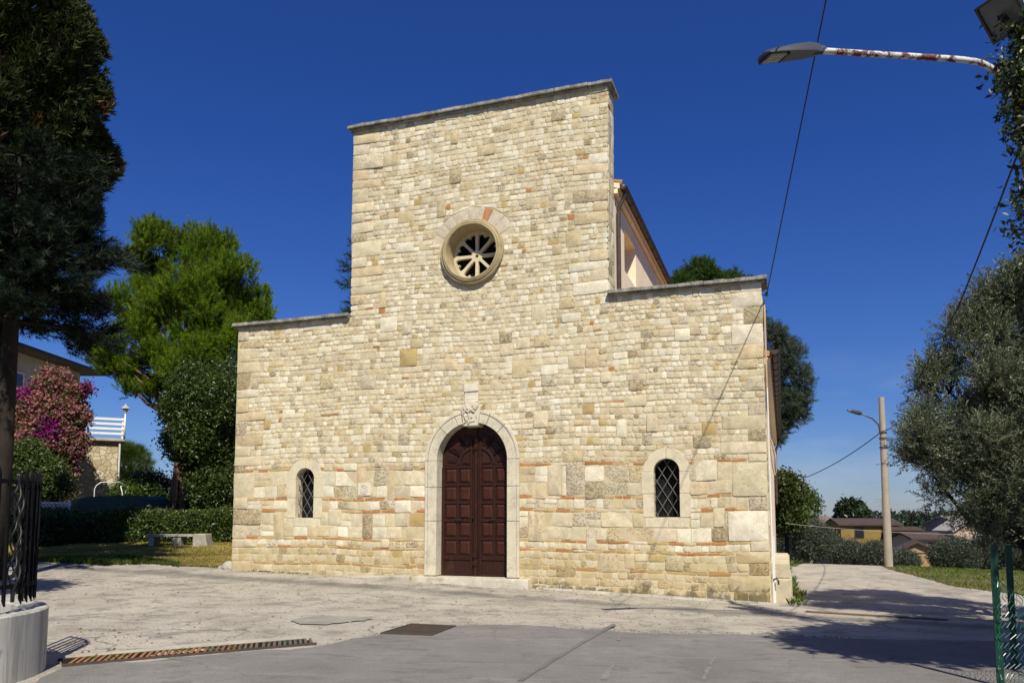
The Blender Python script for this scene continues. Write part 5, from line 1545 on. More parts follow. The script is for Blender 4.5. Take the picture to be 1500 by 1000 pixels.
# covered car, arch, lattice, car behind the hedge
def car(name, label, base, rz, L, W, H, body_m, covered=False, cat='car'):
    t = thing(name, label, cat, base, rz)
    prof = [(-.5, .30), (-.497, .7), (-.47, .93), (-.42, 1.0), (-.1, 1.02), (.22, .99), (.34, .93), (.44, .72), (.497, .5), (.5, .30)] if covered else [(-.5, .30), (-.49, .52), (-.44, .60), (-.20, .66), (-.10, .92), (.0, 1.0), (.22, .99), (.36, .86), (.46, .66), (.5, .60), (.5, .30)]
    def hull(m, sx, w_low, w_top, grow=0.0):
        rows = []
        for x, z in prof:
            wv = w_low if z < .7 else w_top
            rows.append((x * (L + grow), z * H + grow * .2, wv / 2 + grow * .3))
        for s in (-1, 1): pass
        n_ = len(rows); vs = []
        for X_, Z_, Wd in rows: vs += [(X_, -Wd, Z_), (X_, Wd, Z_)]
        lowz = .0 if covered else .2 * H
        for X_, Z_, Wd in rows: vs += [(X_, -W / 2, lowz), (X_, W / 2, lowz)]
        fs = []
        for i in range(n_ - 1):
            a = 2 * i; fs.append((a, a + 2, a + 3, a + 1))
            bq = 2 * n_
            fs += [(a, bq + a, bq + a + 2, a + 2), (a + 1, a + 3, bq + a + 3, bq + a + 1)]
        fs += [(0, 1, 2 * n_ + 1, 2 * n_), (2 * n_ - 2, 4 * n_ - 2, 4 * n_ - 1, 2 * n_ - 1)]
        m.add(vs, fs)
    m = MB(); hull(m, 1, W, W * .78); 
    if covered:
        o = m.build('cover', body_m, t, smooth=R(60))
        s = o.modifiers.new('sub', 'SUBSURF'); s.subdivision_type = 'SIMPLE'; s.levels = s.render_levels = 4
        tx = bpy.data.textures.new('cloth_folds', 'CLOUDS'); tx.noise_scale = .5
        d = o.modifiers.new('folds', 'DISPLACE'); d.texture = tx; d.strength = .09
        return t
    m.build('body', body_m, t, smooth=R(30), bevel=.04)
    for y in (-1, 1):
        m = MB(); m.hexa([(-.16 * L, y * W * .40, .68 * H), (.38 * L, y * W * .40, .68 * H), (.38 * L, y * W * .41, .68 * H), (-.16 * L, y * W * .41, .68 * H)], [(-.07 * L, y * W * .391, .93 * H), (.28 * L, y * W * .391, .93 * H), (.28 * L, y * W * .401, .93 * H), (-.07 * L, y * W * .401, .93 * H)]); m.build('side_window', MT['pane'], t)
        for x in (-.32, .31):
            m = MB(); m.tube([(x * L, y * (W / 2 - .18), .31), (x * L, y * (W / 2 + .01), .31)], .31, 18); w_ = m.build('wheel', MT['rubber'], t)
            m = MB(); m.tube([(x * L, y * (W / 2 - .0), .31), (x * L, y * (W / 2 + .02), .31)], .19, 14); m.build('rim', MT['silver'], w_)
    return t
c = at(172, 755, 33.0); bb = on_ground(c.x, c.y)
car('covered_car', 'parked car under a dark green tarpaulin behind the hedge', bb, R(180) - .12, 3.9, 1.75, EYE + (755 - 727) / FPX * 33 - bb.z, MT['tarp'], True)
c = at(292, 755, 36); bb = on_ground(c.x, c.y)
car('parked_car', 'dark blue car roof showing over the hedge beside the pine trunk', bb, R(175), 3.8, 1.65, EYE + (755 - 747) / FPX * 36 - bb.z, MT['carblue'])
for (xa, xb, ytop, Y, lab) in ((137, 160, 706, 35.2, 'bent white tube arch in front of the stone clad tower'), (178, 167, 712, 35.8, 'smaller bent white tube beside the covered car, right of the tower')):
    a = at(xa, 750, Y); g0 = gz(a.x, a.y); pt = at(xa, ytop, Y); e = at(xb, ytop - 1, Y)
    m = MB(); hx = e.x - a.x
    m.tube([(a.x, Y, g0 - .2), (a.x, Y, pt.z - .3), (a.x + .12 * hx, Y, pt.z - .14), (a.x + .35 * hx, Y + .1, pt.z), (a.x + hx, Y + .9, pt.z + .05), (a.x + hx * 1.02, Y + 1.5, pt.z - .1), (a.x + hx * 1.02, Y + 1.7, g0)], .022, 8)
    tag(m.build('tube_arch', MT['white'], None, smooth=True), lab, 'garden arch', 'white garden arches')
a, c = at(58, 748, 31.5), at(108, 748, 31.8)
g0 = gz(a.x, a.y); zt = EYE + (755 - 735) / FPX * 31.5
t = thing('lattice_fence', 'short white lattice fence panel above the hedge', 'fence', (a.x, a.y, g0))
m = MB(); W_ = c.x - a.x; H_ = zt - g0
for k in range(-8, 20):
    for d in (-1, 1):
        pts = []
        for s in np.linspace(0, W_, 60):
            z = H_ - 1.0 + d * (s - k * .16) + (0 if d > 0 else .0)
            if H_ - 1.0 < z < H_ - .04: pts.append((s, .01 * d, z))
        if len(pts) > 2: m.tube([pts[0], pts[-1]], .016, 4)
m.build('lattice', MT['white'], t)
for z_ in (H_ - .05, H_ - 1.05):
    m = MB(); m.box((0, -.03, z_), (W_, .03, z_ + .05)); m.build('frame_rail', MT['white'], t)
for x in (0, W_):
    m = MB(); m.box((x - .04, -.04, -.3), (x + .04, .04, H_ + .08)); m.build('post', MT['white'], t)
house('orange_roofed_house', 'low far house with an orange tiled roof between tower and pine trunk', 203, 714, 56, 4.6, 5, 3.2, .35, MT['cream'], MT['orangeroof'], 0.05, ((.1, .6, .14),), over=.3)
house('garden_house', 'pale house glimpsed through the stems of the bay tree', 322, 722, 58, 5.5, 5, 4, 1.2, MT['white'], MT['orangeroof'], 0.0, ((-.1, .75, .2), (.3, .75, .2)))
# small palm
c = at(232, 722, 44); bb = on_ground(c.x, c.y); t = thing('palm', 'small palm with spiky fronds in front of the orange roofed house', 'palm', bb)
hz = c.z - bb.z; m = MB(); m.tube([(0, 0, -.2), (0, 0, hz)], [.16, .13], 8); m.build('trunk', MT['bark'], t)
m = MB(); r = random.Random(8)
for k in range(26):
    a = r.uniform(0, 6.28); el = r.uniform(-.3, 1.3); l = r.uniform(.6, .95)
    d = Vector((math.cos(a) * math.cos(el), math.sin(a) * math.cos(el), math.sin(el))); s = d.cross(Vector((0, 0, 1))).normalized() * .05
    p1 = Vector((0, 0, hz)) + d * l * .6; p2 = Vector((0, 0, hz)) + d * l + Vector((0, 0, -.25 * l))
    m.add([Vector((0, 0, hz)) - s * .3, Vector((0, 0, hz)) + s * .3, p1 + s, p1 - s, p2], [(0, 1, 2, 3), (3, 2, 4)])
m.build('crown', simple('palm_leaf', (.04, .075, .02), .3, 4, .6, 0), t)

# ------------------------------------------------------------------ curved concrete wall with the iron railing
WC, WR, WT, wtop = Vector((-5.91, 7.54)), 1.3, .27, .735
def wall_path():                                             # outer face: comes in from the left, turns round and goes back
    pts = []
    d0 = Vector((math.cos(R(-82)), math.sin(R(-82))))
    s0 = WC + d0 * WR; tdir = Vector((d0.y, -d0.x))
    for k in range(12, 0, -1): pts.append((s0 + tdir * (k * .35), d0))
    for k in range(41):
        a = R(-82 + 200 * k / 40); d = Vector((math.cos(a), math.sin(a))); pts.append((WC + d * WR, d))
    d1 = pts[-1][1]; t1 = Vector((-d1.y, d1.x)); s1 = pts[-1][0]
    for k in range(1, 10): pts.append((s1 + t1 * (k * .35), d1))
    return pts
wp = wall_path()
wz = gz(-4.9, 7.9)
t = thing('curved_wall', 'streaked pale concrete wall curving round under the black railing', 'wall', (WC.x, WC.y, wz))
m = MB(); vs, fs = [], []
for p_, d_ in wp:
    for (r, z) in ((0, -.5), (0, wtop - wz - .015), (-.015, wtop - wz), (-WT + .015, wtop - wz), (-WT, wtop - wz - .015), (-WT, -.5)):
        q_ = p_ + d_ * r - WC; vs.append((q_.x, q_.y, z))
k = len(wp) - 1
for i in range(k):
    for j in range(5): fs.append((i * 6 + j, (i + 1) * 6 + j, (i + 1) * 6 + j + 1, i * 6 + j + 1))
fs += [tuple(range(6)), tuple(range(k * 6, k * 6 + 6))[::-1]]
m.add(vs, fs); m.build('wall_body', MT['wallconc'], t, smooth=R(40))
t = thing('iron_railing', 'black iron railing with pointed bars standing on the curved concrete wall', 'railing', (WC.x, WC.y, wtop))
rp = [(p_ - d_ * .13 - WC, d_) for p_, d_ in wp]
cut = 12 + 30                                                # the railing ends part of the way round
rp = rp[:cut]
cum = [0]
for i in range(1, len(rp)): cum.append(cum[-1] + (rp[i][0] - rp[i - 1][0]).length)
def rail_at(s):
    for i in range(1, len(cum)):
        if s <= cum[i] + 1e-9:
            f = (s - cum[i - 1]) / (cum[i] - cum[i - 1]); return rp[i - 1][0].lerp(rp[i][0], f), rp[i - 1][1].lerp(rp[i][1], f)
    return rp[-1]
for z in (.23, 1.22):
    m = MB(); vs, fs = [], []
    for p_, d_ in rp:
        for r, zz in ((-.007, z), (.007, z), (.007, z + .04), (-.007, z + .04)): vs.append((p_.x + d_.x * r, p_.y + d_.y * r, zz))
    k = len(rp) - 1
    for i in range(k):
        for j in range(4): fs.append((i * 4 + j, (i + 1) * 4 + j, (i + 1) * 4 + (j + 1) % 4, i * 4 + (j + 1) % 4))
    fs += [(0, 1, 2, 3), (k * 4 + 3, k * 4 + 2, k * 4 + 1, k * 4)]
    m.add(vs, fs); m.build('rail', MT['matiron'], t)
n = int(cum[-1] / .118)
for i in range(n + 1):
    p_, d_ = rail_at(cum[-1] * i / n); a = math.atan2(d_.y, d_.x)
    M = Matrix.Translation((p_.x, p_.y, 0)) @ Matrix.Rotation(a, 4, 'Z')
    m = MB()
    if (n - i) % 13 == 11:                                        # twisted basket baluster
        for q_ in range(4):
            pts = []
            for j in range(44):
                f = j / 43; z = .10 + 1.22 * f
                e = .010
                for f0 in (.10, .37, .64):
                    if f0 < f < f0 + .26: e += .042 * math.sin(math.pi * (f - f0) / .26)
                an_ = q_ * math.pi / 2 + f * 9
                pts.append(M @ Vector((e * math.cos(an_), e * math.sin(an_), z)))
            m.tube(pts, .009, 5)
        m.build('twisted_baluster', MT['iron'], t, smooth=True)
    else:
        w = .0125
        low = -.01 if (n - i) % 14 == 1 else .07
        m.hexa([M @ Vector(p) for p in ((-w, -w, low + .05), (w, -w, low), (w, w, low), (-w, w, low + .05))], [M @ Vector(p) for p in ((-w, -w, 1.31), (w, -w, 1.31), (w, w, 1.31), (-w, w, 1.31))])
        m.hexa([M @ Vector(p) for p in ((-w, -w, 1.311), (w, -w, 1.311), (w, w, 1.311), (-w, w, 1.311))], [M @ Vector(p) for p in ((-.002, -.002, 1.37), (.002, -.002, 1.37), (.002, .002, 1.37), (-.002, .002, 1.37))])
        m.build('bar', MT['matiron'], t)

# ------------------------------------------------------------------ drains and covers
def grate(name, label, A, B, width, seglen, mats, slat, gap, dz=.036):
    A, B = Vector(A), Vector(B); d = B - A; L = math.hypot(d.x, d.y)
    t = thing(name, label, 'drain', (A.x, A.y, A.z + dz), math.atan2(d.y, d.x))
    slope = (B.z - A.z) / L
    Ms = Matrix.Shear('XY', 4, (0, 0)); tilt = Matrix.Rotation(-math.atan(slope), 4, 'Y')
    for w0 in (-width / 2 - .015, width / 2):
        m = MB(); m.box((-.03, w0, -.10), (L + .03, w0 + .015, .010), M=tilt); m.build('edge_bar', MT['rustdark'], t)
    m = MB(); m.box((-.02, -width / 2, -.06), (L + .02, width / 2, .0), M=tilt); m.build('channel', MT['dark'], t)
    k = max(1, int(L / seglen)); sl = L / k
    for i in range(k):
        m = MB(); x = i * sl + gap
        while x + slat < (i + 1) * sl - gap * .5:
            m.hexa([tilt @ Vector(p) for p in ((x, -width / 2 + .01, .002), (x + slat, -width / 2 + .01, .002), (x + slat + .12, width / 2 - .01, .002), (x + .12, width / 2 - .01, .002))],
                   [tilt @ Vector(p) for p in ((x, -width / 2 + .01, .012), (x + slat, -width / 2 + .01, .012), (x + slat + .12, width / 2 - .01, .012), (x + .12, width / 2 - .01, .012))])
            x += slat + gap
        m.build('slatted_grid', mats[min(i, len(mats) - 1)], t)
    return t
MT['rust2'] = rust_mat('orange_rust', (.30, .14, .07), (.42, .17, .07), (.35, .55), 6)
MT['rust3'] = rust_mat('half_rusted_steel', (.12, .095, .07), (.30, .13, .06), (.42, .56), 5)
MT['rust4'] = rust_mat('grey_steel_grid', (.10, .095, .085), (.17, .11, .07), (.5, .64), 5)
A, B = gp(92, 974), gp(452, 943)
grate('drain_grate', 'long slatted drain grate, orange with rust near the curved wall', A, B, .36, .62, [MT['rust2'], MT['rust2'], MT['rust3'], MT['rust4']], .035, .030)
A, B = gp(1182, 897), gp(1385, 909)
grate('drain_grate', 'narrow rusty drain grate across the lane right of the church corner', A, B, .17, .8, [MT['rust3'], MT['rust4']], .03, .03, .02)
q4 = [gp(x, y) for x, y in ((557, 931), (632, 934), (668, 920), (602, 917))]
t = thing('inspection_cover', 'dark brown rectangular iron cover in the asphalt before the church door', 'manhole cover', q4[0])
o0 = q4[0]
def quad(m, u0, v0, u1, v1, z0, z1):
    def pt(u, v, z):
        p_ = (q4[0] * (1 - u) + q4[1] * u) * (1 - v) + (q4[3] * (1 - u) + q4[2] * u) * v - o0; p_.z += z; return p_
    m.hexa([pt(u0, v0, z0), pt(u1, v0, z0), pt(u1, v1, z0), pt(u0, v1, z0)], [pt(u0, v0, z1), pt(u1, v0, z1), pt(u1, v1, z1), pt(u0, v1, z1)])
m = MB()
for r_ in ((0, 0, 1, .035), (0, .965, 1, 1), (0, .035, .035, .965), (.965, .035, 1, .965)): quad(m, *r_, -.05, .048)
m.build('frame', MT['rustdark'], t)
for v0, v1 in ((.045, .495), (.505, .955)):
    m = MB(); quad(m, .045, v0, .955, v1, -.05, .040)
    for i in range(14):
        for j in range(6):
            u = .06 + .89 * i / 14; v = v0 + .02 + (v1 - v0 - .03) * j / 6
            quad(m, u + .008, v + .008, u + .05, v + .055, .0401, .0455)
    m.build('lid', MT['rustdark'], t)

# ------------------------------------------------------------------ street lamps, poles, cables
PX, PY_ = 6.30, 9.2
pb = on_ground(PX, PY_)
t = thing('street_lamp', 'tall pole with a long rusty white arm and flat lamp head over the street', 'street lamp', pb)
m = MB(); m.tube([(0, 0, -.3), (0, 0, 9.0)], [.085, .06], 12); m.build('pole', MT['rustpole'], t, smooth=True)
def rel(px, py, Y): return at(px, py, Y) - pb
pts = [rel(1497, 190, PY_), rel(1487, 150, 9.15), rel(1472, 118, 9.1), rel(1450, 99, 9.05), rel(1420, 89, 9.0), rel(1340, 83, 8.95), rel(1270, 79, 8.9), rel(1196, 74, 8.85)]
sm = []
for i in range(len(pts) - 1):
    p0, p1, p2, p3 = pts[max(i - 1, 0)], pts[i], pts[i + 1], pts[min(i + 2, len(pts) - 1)]
    for j in range(6):
        u = j / 6; sm.append(.5 * ((2 * p1) + (p2 - p0) * u + (2 * p0 - 5 * p1 + 4 * p2 - p3) * u * u + (3 * p1 - p0 - 3 * p2 + p3) * u ** 3))
sm.append(pts[-1])
m = MB(); m.tube(sm, .036, 12); m.build('arm', MT['rustpole'], t, smooth=True)
A, B = rel(1200, 74, 8.85), rel(1116, 82, 8.6)
ax = (B - A).normalized(); sd = ax.cross(Vector((0, 0, 1))).normalized(); up = sd.cross(ax).normalized(); L = (B - A).length
Mh = Matrix((ax.to_4d(), sd.to_4d(), up.to_4d(), Vector((0, 0, 0, 1)))).transposed(); Mh.translation = A
for r_ in range(3): Mh[3][r_] = 0
m = MB()
rows = []
for f, w, z0, z1 in ((-.02, .05, -.035, .055), (.04, .065, -.04, .075), (.2, .10, -.04, .085), (.5, .125, -.035, .07), (.8, .135, -.03, .045), (.97, .12, -.025, .03), (1.0, .09, -.02, .015)):
    rows += [Mh @ Vector((f * L, y, z)) for y, z in ((-w, z0), (w, z0), (w, z0 + .02), (w * .55, z1), (-w * .55, z1), (-w, z0 + .02))]
fs = [tuple(range(6))[::-1], tuple(range(36, 42))] + [(i * 6 + j, i * 6 + (j + 1) % 6, (i + 1) * 6 + (j + 1) % 6, (i + 1) * 6 + j) for i in range(6) for j in range(6)]
m.add(rows, fs); hd = m.build('lamp_head', MT['lampgrey'], t, smooth=R(40))
m = MB(); m.box((.66 * L, -.085, -.048), (.95 * L, .085, -.032), M=Mh); m.build('lens', MT['lens'], hd)
m = MB()
for i in range(4):
    for j in range(4): m.box((.68 * L + i * .064 * L, -.07 + j * .037, -.056), (.68 * L + i * .064 * L + .04 * L, -.07 + j * .037 + .024, -.049), M=Mh)
m.build('led_array', MT['silver'], hd)
for x0_, x1_ in ((.62, .655), (.955, .985)):
    m = MB(); m.box((x0_ * L, -.095, -.058), (x1_ * L, .095, -.026), M=Mh); m.build('lens_frame', MT['iron'], hd)
m = MB(); m.tube([Mh @ Vector((-.06, 0, .0)), Mh @ Vector((.10 * L, 0, .0))], .05, 12); m.build('arm_clamp', MT['lampgrey'], hd, smooth=R(40))

# floodlight on the same pole
fb = at(1474, 14, 9.0)
t = thing('floodlight', 'black floodlight with a silver reflector bracketed to the ivy clad pole', 'floodlight', fb)
Mf = Matrix.Rotation(R(20), 4, 'Z') @ Matrix.Rotation(R(-128), 4, 'Y')
m = MB(); m.hexa([Mf @ Vector(p) for p in ((-.07, -.13, -.09), (.10, -.13, -.09), (.10, .13, -.09), (-.07, .13, -.09))], [Mf @ Vector(p) for p in ((-.26, -.22, .10), (.20, -.22, .10), (.20, .22, .10), (-.26, .22, .10))]); fo = m.build('housing', MT['iron'], t, bevel=.01)
m = MB(); m.box((-.25, -.21, .105), (.19, .21, .115), M=Mf); m.build('reflector', MT['lampgrey'], t)
m = MB(); 
for bx in ((-.28, -.24, .10, .22, -.21), (-.28, .21, .10, .22, .24)): m.box((bx[0], bx[1], .098), (bx[3], bx[4], .135), M=Mf)
m.box((-.28, -.21, .098), (-.25, .21, .135), M=Mf); m.box((.19, -.21, .098), (.22, .21, .135), M=Mf); m.build('rim', MT['iron'], t)
m = MB(); m.tube([(.02, .0, -.05), (.12, .05, .0), Vector((PX, PY_, fb.z + .02)) - fb], .02, 8); m.box((-.05, -.06, -.16), (.10, .06, -.02), M=Matrix.Identity(4)); m.build('bracket', MT['iron'], t)

# ivy on the pole
q = np.random.default_rng(151); P = []; TW = []
for (px, py, sx, sy, k) in ((1497, 60, 10, 28, 60), (1488, 40, 12, 10, 40), (1478, 98, 14, 14, 34), (1492, 120, 12, 22, 55), (1468, 124, 7, 8, 16), (1486, 160, 9, 16, 28), (1498, 185, 8, 22, 34), (1478, 185, 5, 5, 5), (1496, 300, 9, 16, 22), (1480, 340, 9, 8, 6), (1499, 240, 5, 12, 10), (1500, 400, 4, 20, 8), (1497, 440, 4, 22, 10)):
    for _ in range(k):
        e = at(px + q.normal(0, sx), py + q.normal(0, sy), PY_ - .15 + q.normal(0, .12)); P.append(e)
        TW.append(e - pb)
for _ in range(500):
    z = q.uniform(.2, 8.6); a = q.uniform(0, 6.28); r = q.uniform(.08, .30); P.append(Vector((PX + .12 + r * math.cos(a), PY_ + r * math.sin(a), z)))
P = np.array(P) - np.array(pb)
t = thing('ivy', 'ivy with glossy leaves climbing the lamp post at the right edge', 'climbing plant', pb)
C = shades(len(P), [(.025, .045, .010), (.04, .065, .014), (.02, .03, .01)], 151)
tip = (P[:, 2] > 6.9) & (q.uniform(0, 1, len(P)) < .2); C[tip] = (.16, .19, .04)
scatter('foliage', P, np.tile([-.3, -.5, .4], (len(P), 1)), [tmpl_leaves(5, .085, .045, .10, s + 400) for s in range(4)], 1.0, C, MT['leaf'], t, 151, .6)
m = MB(); m.tube([(.07, -.05, 0), (.1, -.02, 3), (.06, -.07, 6), (.08, -.05, 8.2)], .02, 6); m.tube([(.05, -.05, 7.5), rel(1488, 130, 9.0), rel(1462, 126, 8.95)], [.012, .008, .004], 5); 
for e in TW:
    o_ = Vector((.04, -.06, e.z - .25 * abs(e.x) - .05)); m.tube([o_, (o_ + e) / 2 + Vector((0, 0, .05)), e], [.008, .006, .004], 4)
m.build('stem', MT['bark'], t)
cable('hanging_cable', 'loop of thin cable hanging from the ivy clad pole', [rel(1480, 180, 9.0) + pb, rel(1472, 205, 9.0) + pb, rel(1478, 222, 9.0) + pb, rel(1502, 233, 9.1) + pb], .008, MT['wire'], 0, 4)
# far concrete pole
base = at(1302, 829, 34); base.z = gz(base.x, base.y); top = at(1291, 582, 34) - base
t = thing('concrete_pole', 'round concrete pole by the lane with a small lamp arm', 'pole', base)
m = MB(); m.tube([(0, 0, -.4), top * .5, top], [.175, .15, .115], 16); m.build('pole', MT['poleconc'], t, smooth=R(40))
m = MB(); f = lambda px, py, dy=0: at(px, py, 34 + dy) - base
m.tube([f(1294, 640), f(1289, 632, -.1), f(1287, 622, -.15), f(1278, 613, -.3), f(1262, 606, -.5)], .03, 8); ar = m.build('lamp_arm', MT['lampgrey'], t, smooth=True)
m = MB(); a_, b_ = f(1262, 605.5, -.5), f(1241, 600.5, -.8); m.tube([a_, a_.lerp(b_, .15), a_.lerp(b_, .7), b_], [.05, .10, .08, .03], 8); m.build('lamp_head', MT['lampgrey'], t, smooth=True)
for zf in (.79, .755, .70):
    m = MB(); c_ = top * zf; m.tube([c_ - Vector((0, 0, .04)), c_ + Vector((0, 0, .04))], .165, 12); m.build('clamp', MT['lampgrey'], t)
ctop = base + top * .80
cable('overhead_cable', 'black cable rising from the church corner over the street', [fw(6.0, 6.55, .02), at(1210, 0, 10.5), at(1221, -85, 9.3), at(1245, -330, 6.6)], .011, MT['wire'], .0, 8)
cable('overhead_cable', 'black cable slung from the ivy clad pole to the concrete pole', [Vector((PX, PY_, at(1500, 190, PY_).z)), ctop], .014, MT['wire'], .9, 40)
cable('overhead_cable', 'black cable running from the concrete pole towards the tree behind the church', [ctop, at(1150, 708, 48)], .02, MT['wire'], .35, 30)

# ------------------------------------------------------------------ green netting fence on the right
fx = [(4.66, 7.62), (5.9, 7.95), (8.6, 8.4)]
fz0 = gz(*fx[0])
t = thing('wire_fence', 'green post and wire netting fence with a sagging top edge', 'fence', (*fx[0], fz0))
def T_post(x, y, ztop, w=.030):
    m = MB(); g = gz(x, y) - fz0
    m.box((x - fx[0][0] - w, y - fx[0][1] - .005, g - .2), (x - fx[0][0] + w, y - fx[0][1] + .005, ztop - fz0)); m.box((x - fx[0][0] - .005, y - fx[0][1] + .0051, g - .2), (x - fx[0][0] + .005, y - fx[0][1] + .045, ztop - fz0))
    return m.build('post', MT['green'], t)
T_post(4.66, 7.62, 1.385, .036); T_post(5.42, 8.6, 1.335, .036); T_post(5.9, 7.95, 1.2, .036); T_post(8.6, 8.4, 1.2)
def net_top(s):                                             # height of the netting along the fence
    return 1.07 - .20 * min(1, s / .3) * (1 - .5 * max(0, s - .4)) - .02 * math.sin(s * 14)
m = MB(); cell = .052; Ltot = 2.0
def fpos(s):
    if s < 1.283: a, b_, f_ = fx[0], fx[1], s / 1.283
    else: a, b_, f_ = fx[1], fx[2], (s - 1.283) / 2.737
    return a[0] + (b_[0] - a[0]) * f_, a[1] + (b_[1] - a[1]) * f_
for i in range(int(Ltot / cell)):
    s0 = i * cell
    pts = []; z = .03; k = 0
    g = gz(*fpos(s0)); H = net_top(s0)
    n_ = int((H) / (cell * .9))
    for k in range(n_ + 1):
        s_ = s0 + (cell * .52 if k % 2 else -cell * .52) * .98
        x, y = fpos(max(0, s_)); z = g + H * k / n_
        pts.append((x - fx[0][0] - .02 + .012 * math.sin(z * 23 + s0 * 9), y - fx[0][1] - .035 + .03 * math.sin(s_ * 9 + z * 5) + .004 * (1 if k % 2 else -1), z - fz0))
    m.tube(pts, .0042, 4)
m.build('netting', MT['netgreen'], t)
m = MB(); m.tube([(fpos(s)[0] - fx[0][0] - .02, fpos(s)[1] - fx[0][1] - .035, gz(*fpos(s)) + net_top(s) - fz0) for s in np.linspace(0, Ltot, 40)], .004, 5); m.build('top_wire', MT['green'], t)

# ------------------------------------------------------------------ grass and weeds
def in_poly(x, y, poly):
    inside = np.zeros(len(x), bool); j = len(poly) - 1
    for i in range(len(poly)):
        xi, yi = poly[i]; xj, yj = poly[j]
        c = ((yi > y) != (yj > y)) & (x < (xj - xi) * (y - yi) / (yj - yi + 1e-12) + xi)
        inside ^= c; j = i
    return inside
BL = []
for s in range(4):
    r = np.random.default_rng(500 + s); V, F = [], []
    for i in range(9):
        a = r.uniform(0, 6.28); c0 = np.array([r.normal(0, .05), r.normal(0, .05), 0]); d = np.array([np.cos(a), np.sin(a), 0]); l = r.uniform(.5, 1.1)
        s_ = np.array([-d[1], d[0], 0]) * .05; b = len(V)
        V += [c0 - s_, c0 + s_, c0 + d * l * .22 + np.array([0, 0, l * .65]) + s_ * .5, c0 + d * l * .55 + np.array([0, 0, l])]; F += [(b, b + 1, b + 2), (b, b + 2, b + 3)]
    BL.append((np.array(V), np.array(F)))
def grass(name, label, poly, n, h, pal, seed, var=.25, cat='grass'):
    q = np.random.default_rng(seed); xs = [p_[0] for p_ in poly]; ys = [p_[1] for p_ in poly]
    x = q.uniform(min(xs), max(xs), n * 3); y = q.uniform(min(ys), max(ys), n * 3)
    k = in_poly(x, y, poly); x, y = x[k][:n], y[k][:n]
    P = np.stack([x, y, ground_z(x, y)], 1)
    C = shades(len(P), pal, seed, var)
    big = np.sin(x * 1.3 + 2 * np.sin(y * .9)) * np.sin(y * 1.7 + x * .3)
    C = C * (1 + .25 * big)[:, None]
    o = scatter(name, P, np.tile([0, 0, 1.0], (len(P), 1)), BL, h * (1 + .3 * big), C, MT['grass'], None, seed, .12)
    return tag(o, label, cat, kind='stuff')
lawn = [G2(-60, 822), G2(60, 821), G2(150, 825), G2(215, 824), G2(262, 829), G2(335, 832), W2(-8.1, -.2), W2(-8.1, -7.5), G2(345, 797.5), G2(60, 793), G2(-60, 792)]
grass('lawn_grass', 'dry yellowish lawn around the stone bench', lawn, 30000, .085, [(.44, .33, .10), (.34, .28, .07), (.52, .40, .17), (.17, .18, .04)], 161)
edge = [G2(60, 823), G2(150, 829), G2(215, 827), G2(262, 831), G2(262, 826), G2(215, 820), G2(60, 818)]
grass('edge_weeds', 'green weeds along the edge of the lawn', edge, 700, .15, [(.07, .12, .02), (.12, .15, .03)], 162)
verge = [G2(1310, 835), G2(1345, 846), G2(1400, 861), G2(1500, 873), G2(1600, 876), G2(1620, 838), G2(1480, 832), G2(1325, 829)]
grass('verge_grass', 'green verge grass right of the lane', verge, 30000, .085, [(.11, .19, .025), (.17, .24, .04), (.24, .24, .08), (.08, .14, .018)], 163)
strip = [G2(1158, 829.5), G2(1240, 826.5), G2(1300, 829), G2(1330, 829), G2(1330, 824), G2(1240, 822), G2(1158, 824)]
grass('bank_grass', 'taller grass on the bank behind the lane', strip, 7000, .22, [(.09, .11, .03), (.06, .09, .02), (.14, .13, .05)], 164)
weed = [G2(1150, 838), G2(1158, 838), G2(1168, 858), G2(1180, 878), G2(1183, 888), G2(1160, 891), G2(1151, 880)]
grass('wall_weeds', 'rusty brown and green weeds growing at the foot of the low buttress', weed, 420, .16, [(.06, .14, .015), (.09, .20, .02), (.16, .10, .05), (.12, .13, .03)], 165, .35)
fw_ = [W2(-7.5, .14), W2(-5.6, .14), W2(-5.6, .02), W2(-7.5, .02)]
grass('wall_weeds', 'thin line of green weeds at the foot of the church wall', fw_, 160, .06, [(.07, .12, .02), (.11, .15, .03)], 166)
A, B = gp(120, 972), gp(452, 943)
d = (B - A).normalized(); nn = Vector((-d.y, d.x, 0))
gpz = [(A + nn * .1).xy[:], (B + nn * .1).xy[:], (B - nn * .1).xy[:], (A - nn * .1).xy[:]]
grass('drain_weeds', 'tiny green weeds sprouting through the drain grate', gpz, 150, .07, [(.06, .11, .015), (.10, .15, .03)], 167)

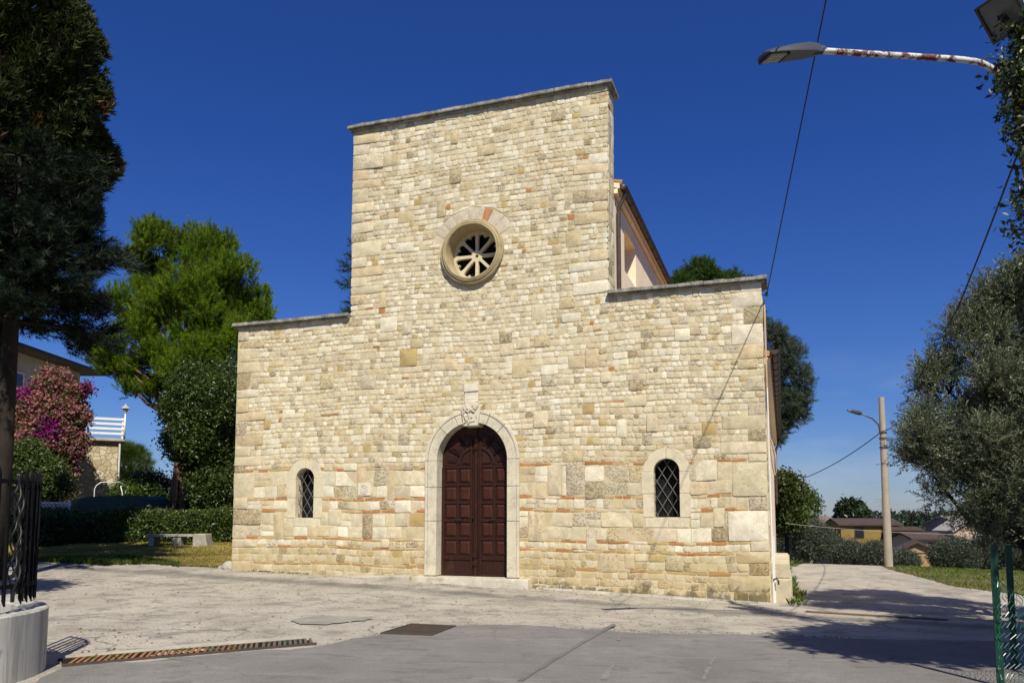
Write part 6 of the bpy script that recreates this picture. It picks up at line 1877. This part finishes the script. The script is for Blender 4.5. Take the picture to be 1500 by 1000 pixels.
# loose grit and fallen leaves on the forecourt
PEB = []
for s in range(3):
    r = np.random.default_rng(700 + s); b2 = bmesh.new(); bmesh.ops.create_icosphere(b2, subdivisions=1, radius=1)
    V = np.array([v.co[:] for v in b2.verts]) * r.uniform(.6, 1.2, (len(b2.verts), 1)) * np.array([1, .8, .55]); F = np.array([[v.index for v in f.verts] for f in b2.faces]); b2.free(); PEB.append((V, F))
q = np.random.default_rng(171)
def strew(name, label, polys, ns, tm, sc, pal, mat, seed, dz):
    P = []
    for poly, n_ in zip(polys, ns):
        xs = [p_[0] for p_ in poly]; ys = [p_[1] for p_ in poly]
        x = q.uniform(min(xs), max(xs), n_ * 4); y = q.uniform(min(ys), max(ys), n_ * 4); k = in_poly(x, y, poly); x, y = x[k][:n_], y[k][:n_]
        P.append(np.stack([x, y, ground_z(x, y) + dz], 1))
    P = np.concatenate(P)
    o = scatter(name, P, np.tile([0, 0, 1.0], (len(P), 1)), tm, sc * (.5 + q.uniform(0, 1, len(P)) ** 3 * 1.6), shades(len(P), pal, seed), mat, None, seed, .15)
    return tag(o, label, 'ground litter', kind='stuff')
fore = [G2(60, 830), G2(335, 840), W2(-7.5, .4), W2(5.8, .5), G2(1180, 900), G2(1000, 925), G2(700, 915), G2(460, 935), G2(110, 960), G2(20, 900)]
foot = [W2(-8, .08), W2(-8, .45), W2(5.8, .75), W2(5.8, .32)]
rim = [G2(460, 944), G2(560, 927), G2(670, 914), G2(850, 920), G2(1100, 928), G2(1250, 934), G2(1250, 944), G2(1100, 940), G2(850, 931), G2(670, 924), G2(560, 938), G2(460, 954)]
strew('loose_gravel', 'loose grit scattered over the pale forecourt', [fore, foot, rim], [2600, 900, 1500], PEB, .012, [(.36, .32, .27), (.26, .23, .19), (.48, .44, .37), (.15, .13, .11)], MT['grass'], 172, .018)
drain = [G2(85, 960), G2(110, 920), G2(200, 925), G2(240, 955)]
strew('fallen_leaves', 'dry brown leaves lying near the curved wall and the church foot', [drain, foot, lawn], [70, 160, 200], [tmpl_leaves(1, .07, .04, .0, 800 + k, -.4) for k in range(3)], .5, [(.22, .12, .05), (.30, .19, .09), (.14, .09, .05)], MT['grass'], 173, .025)
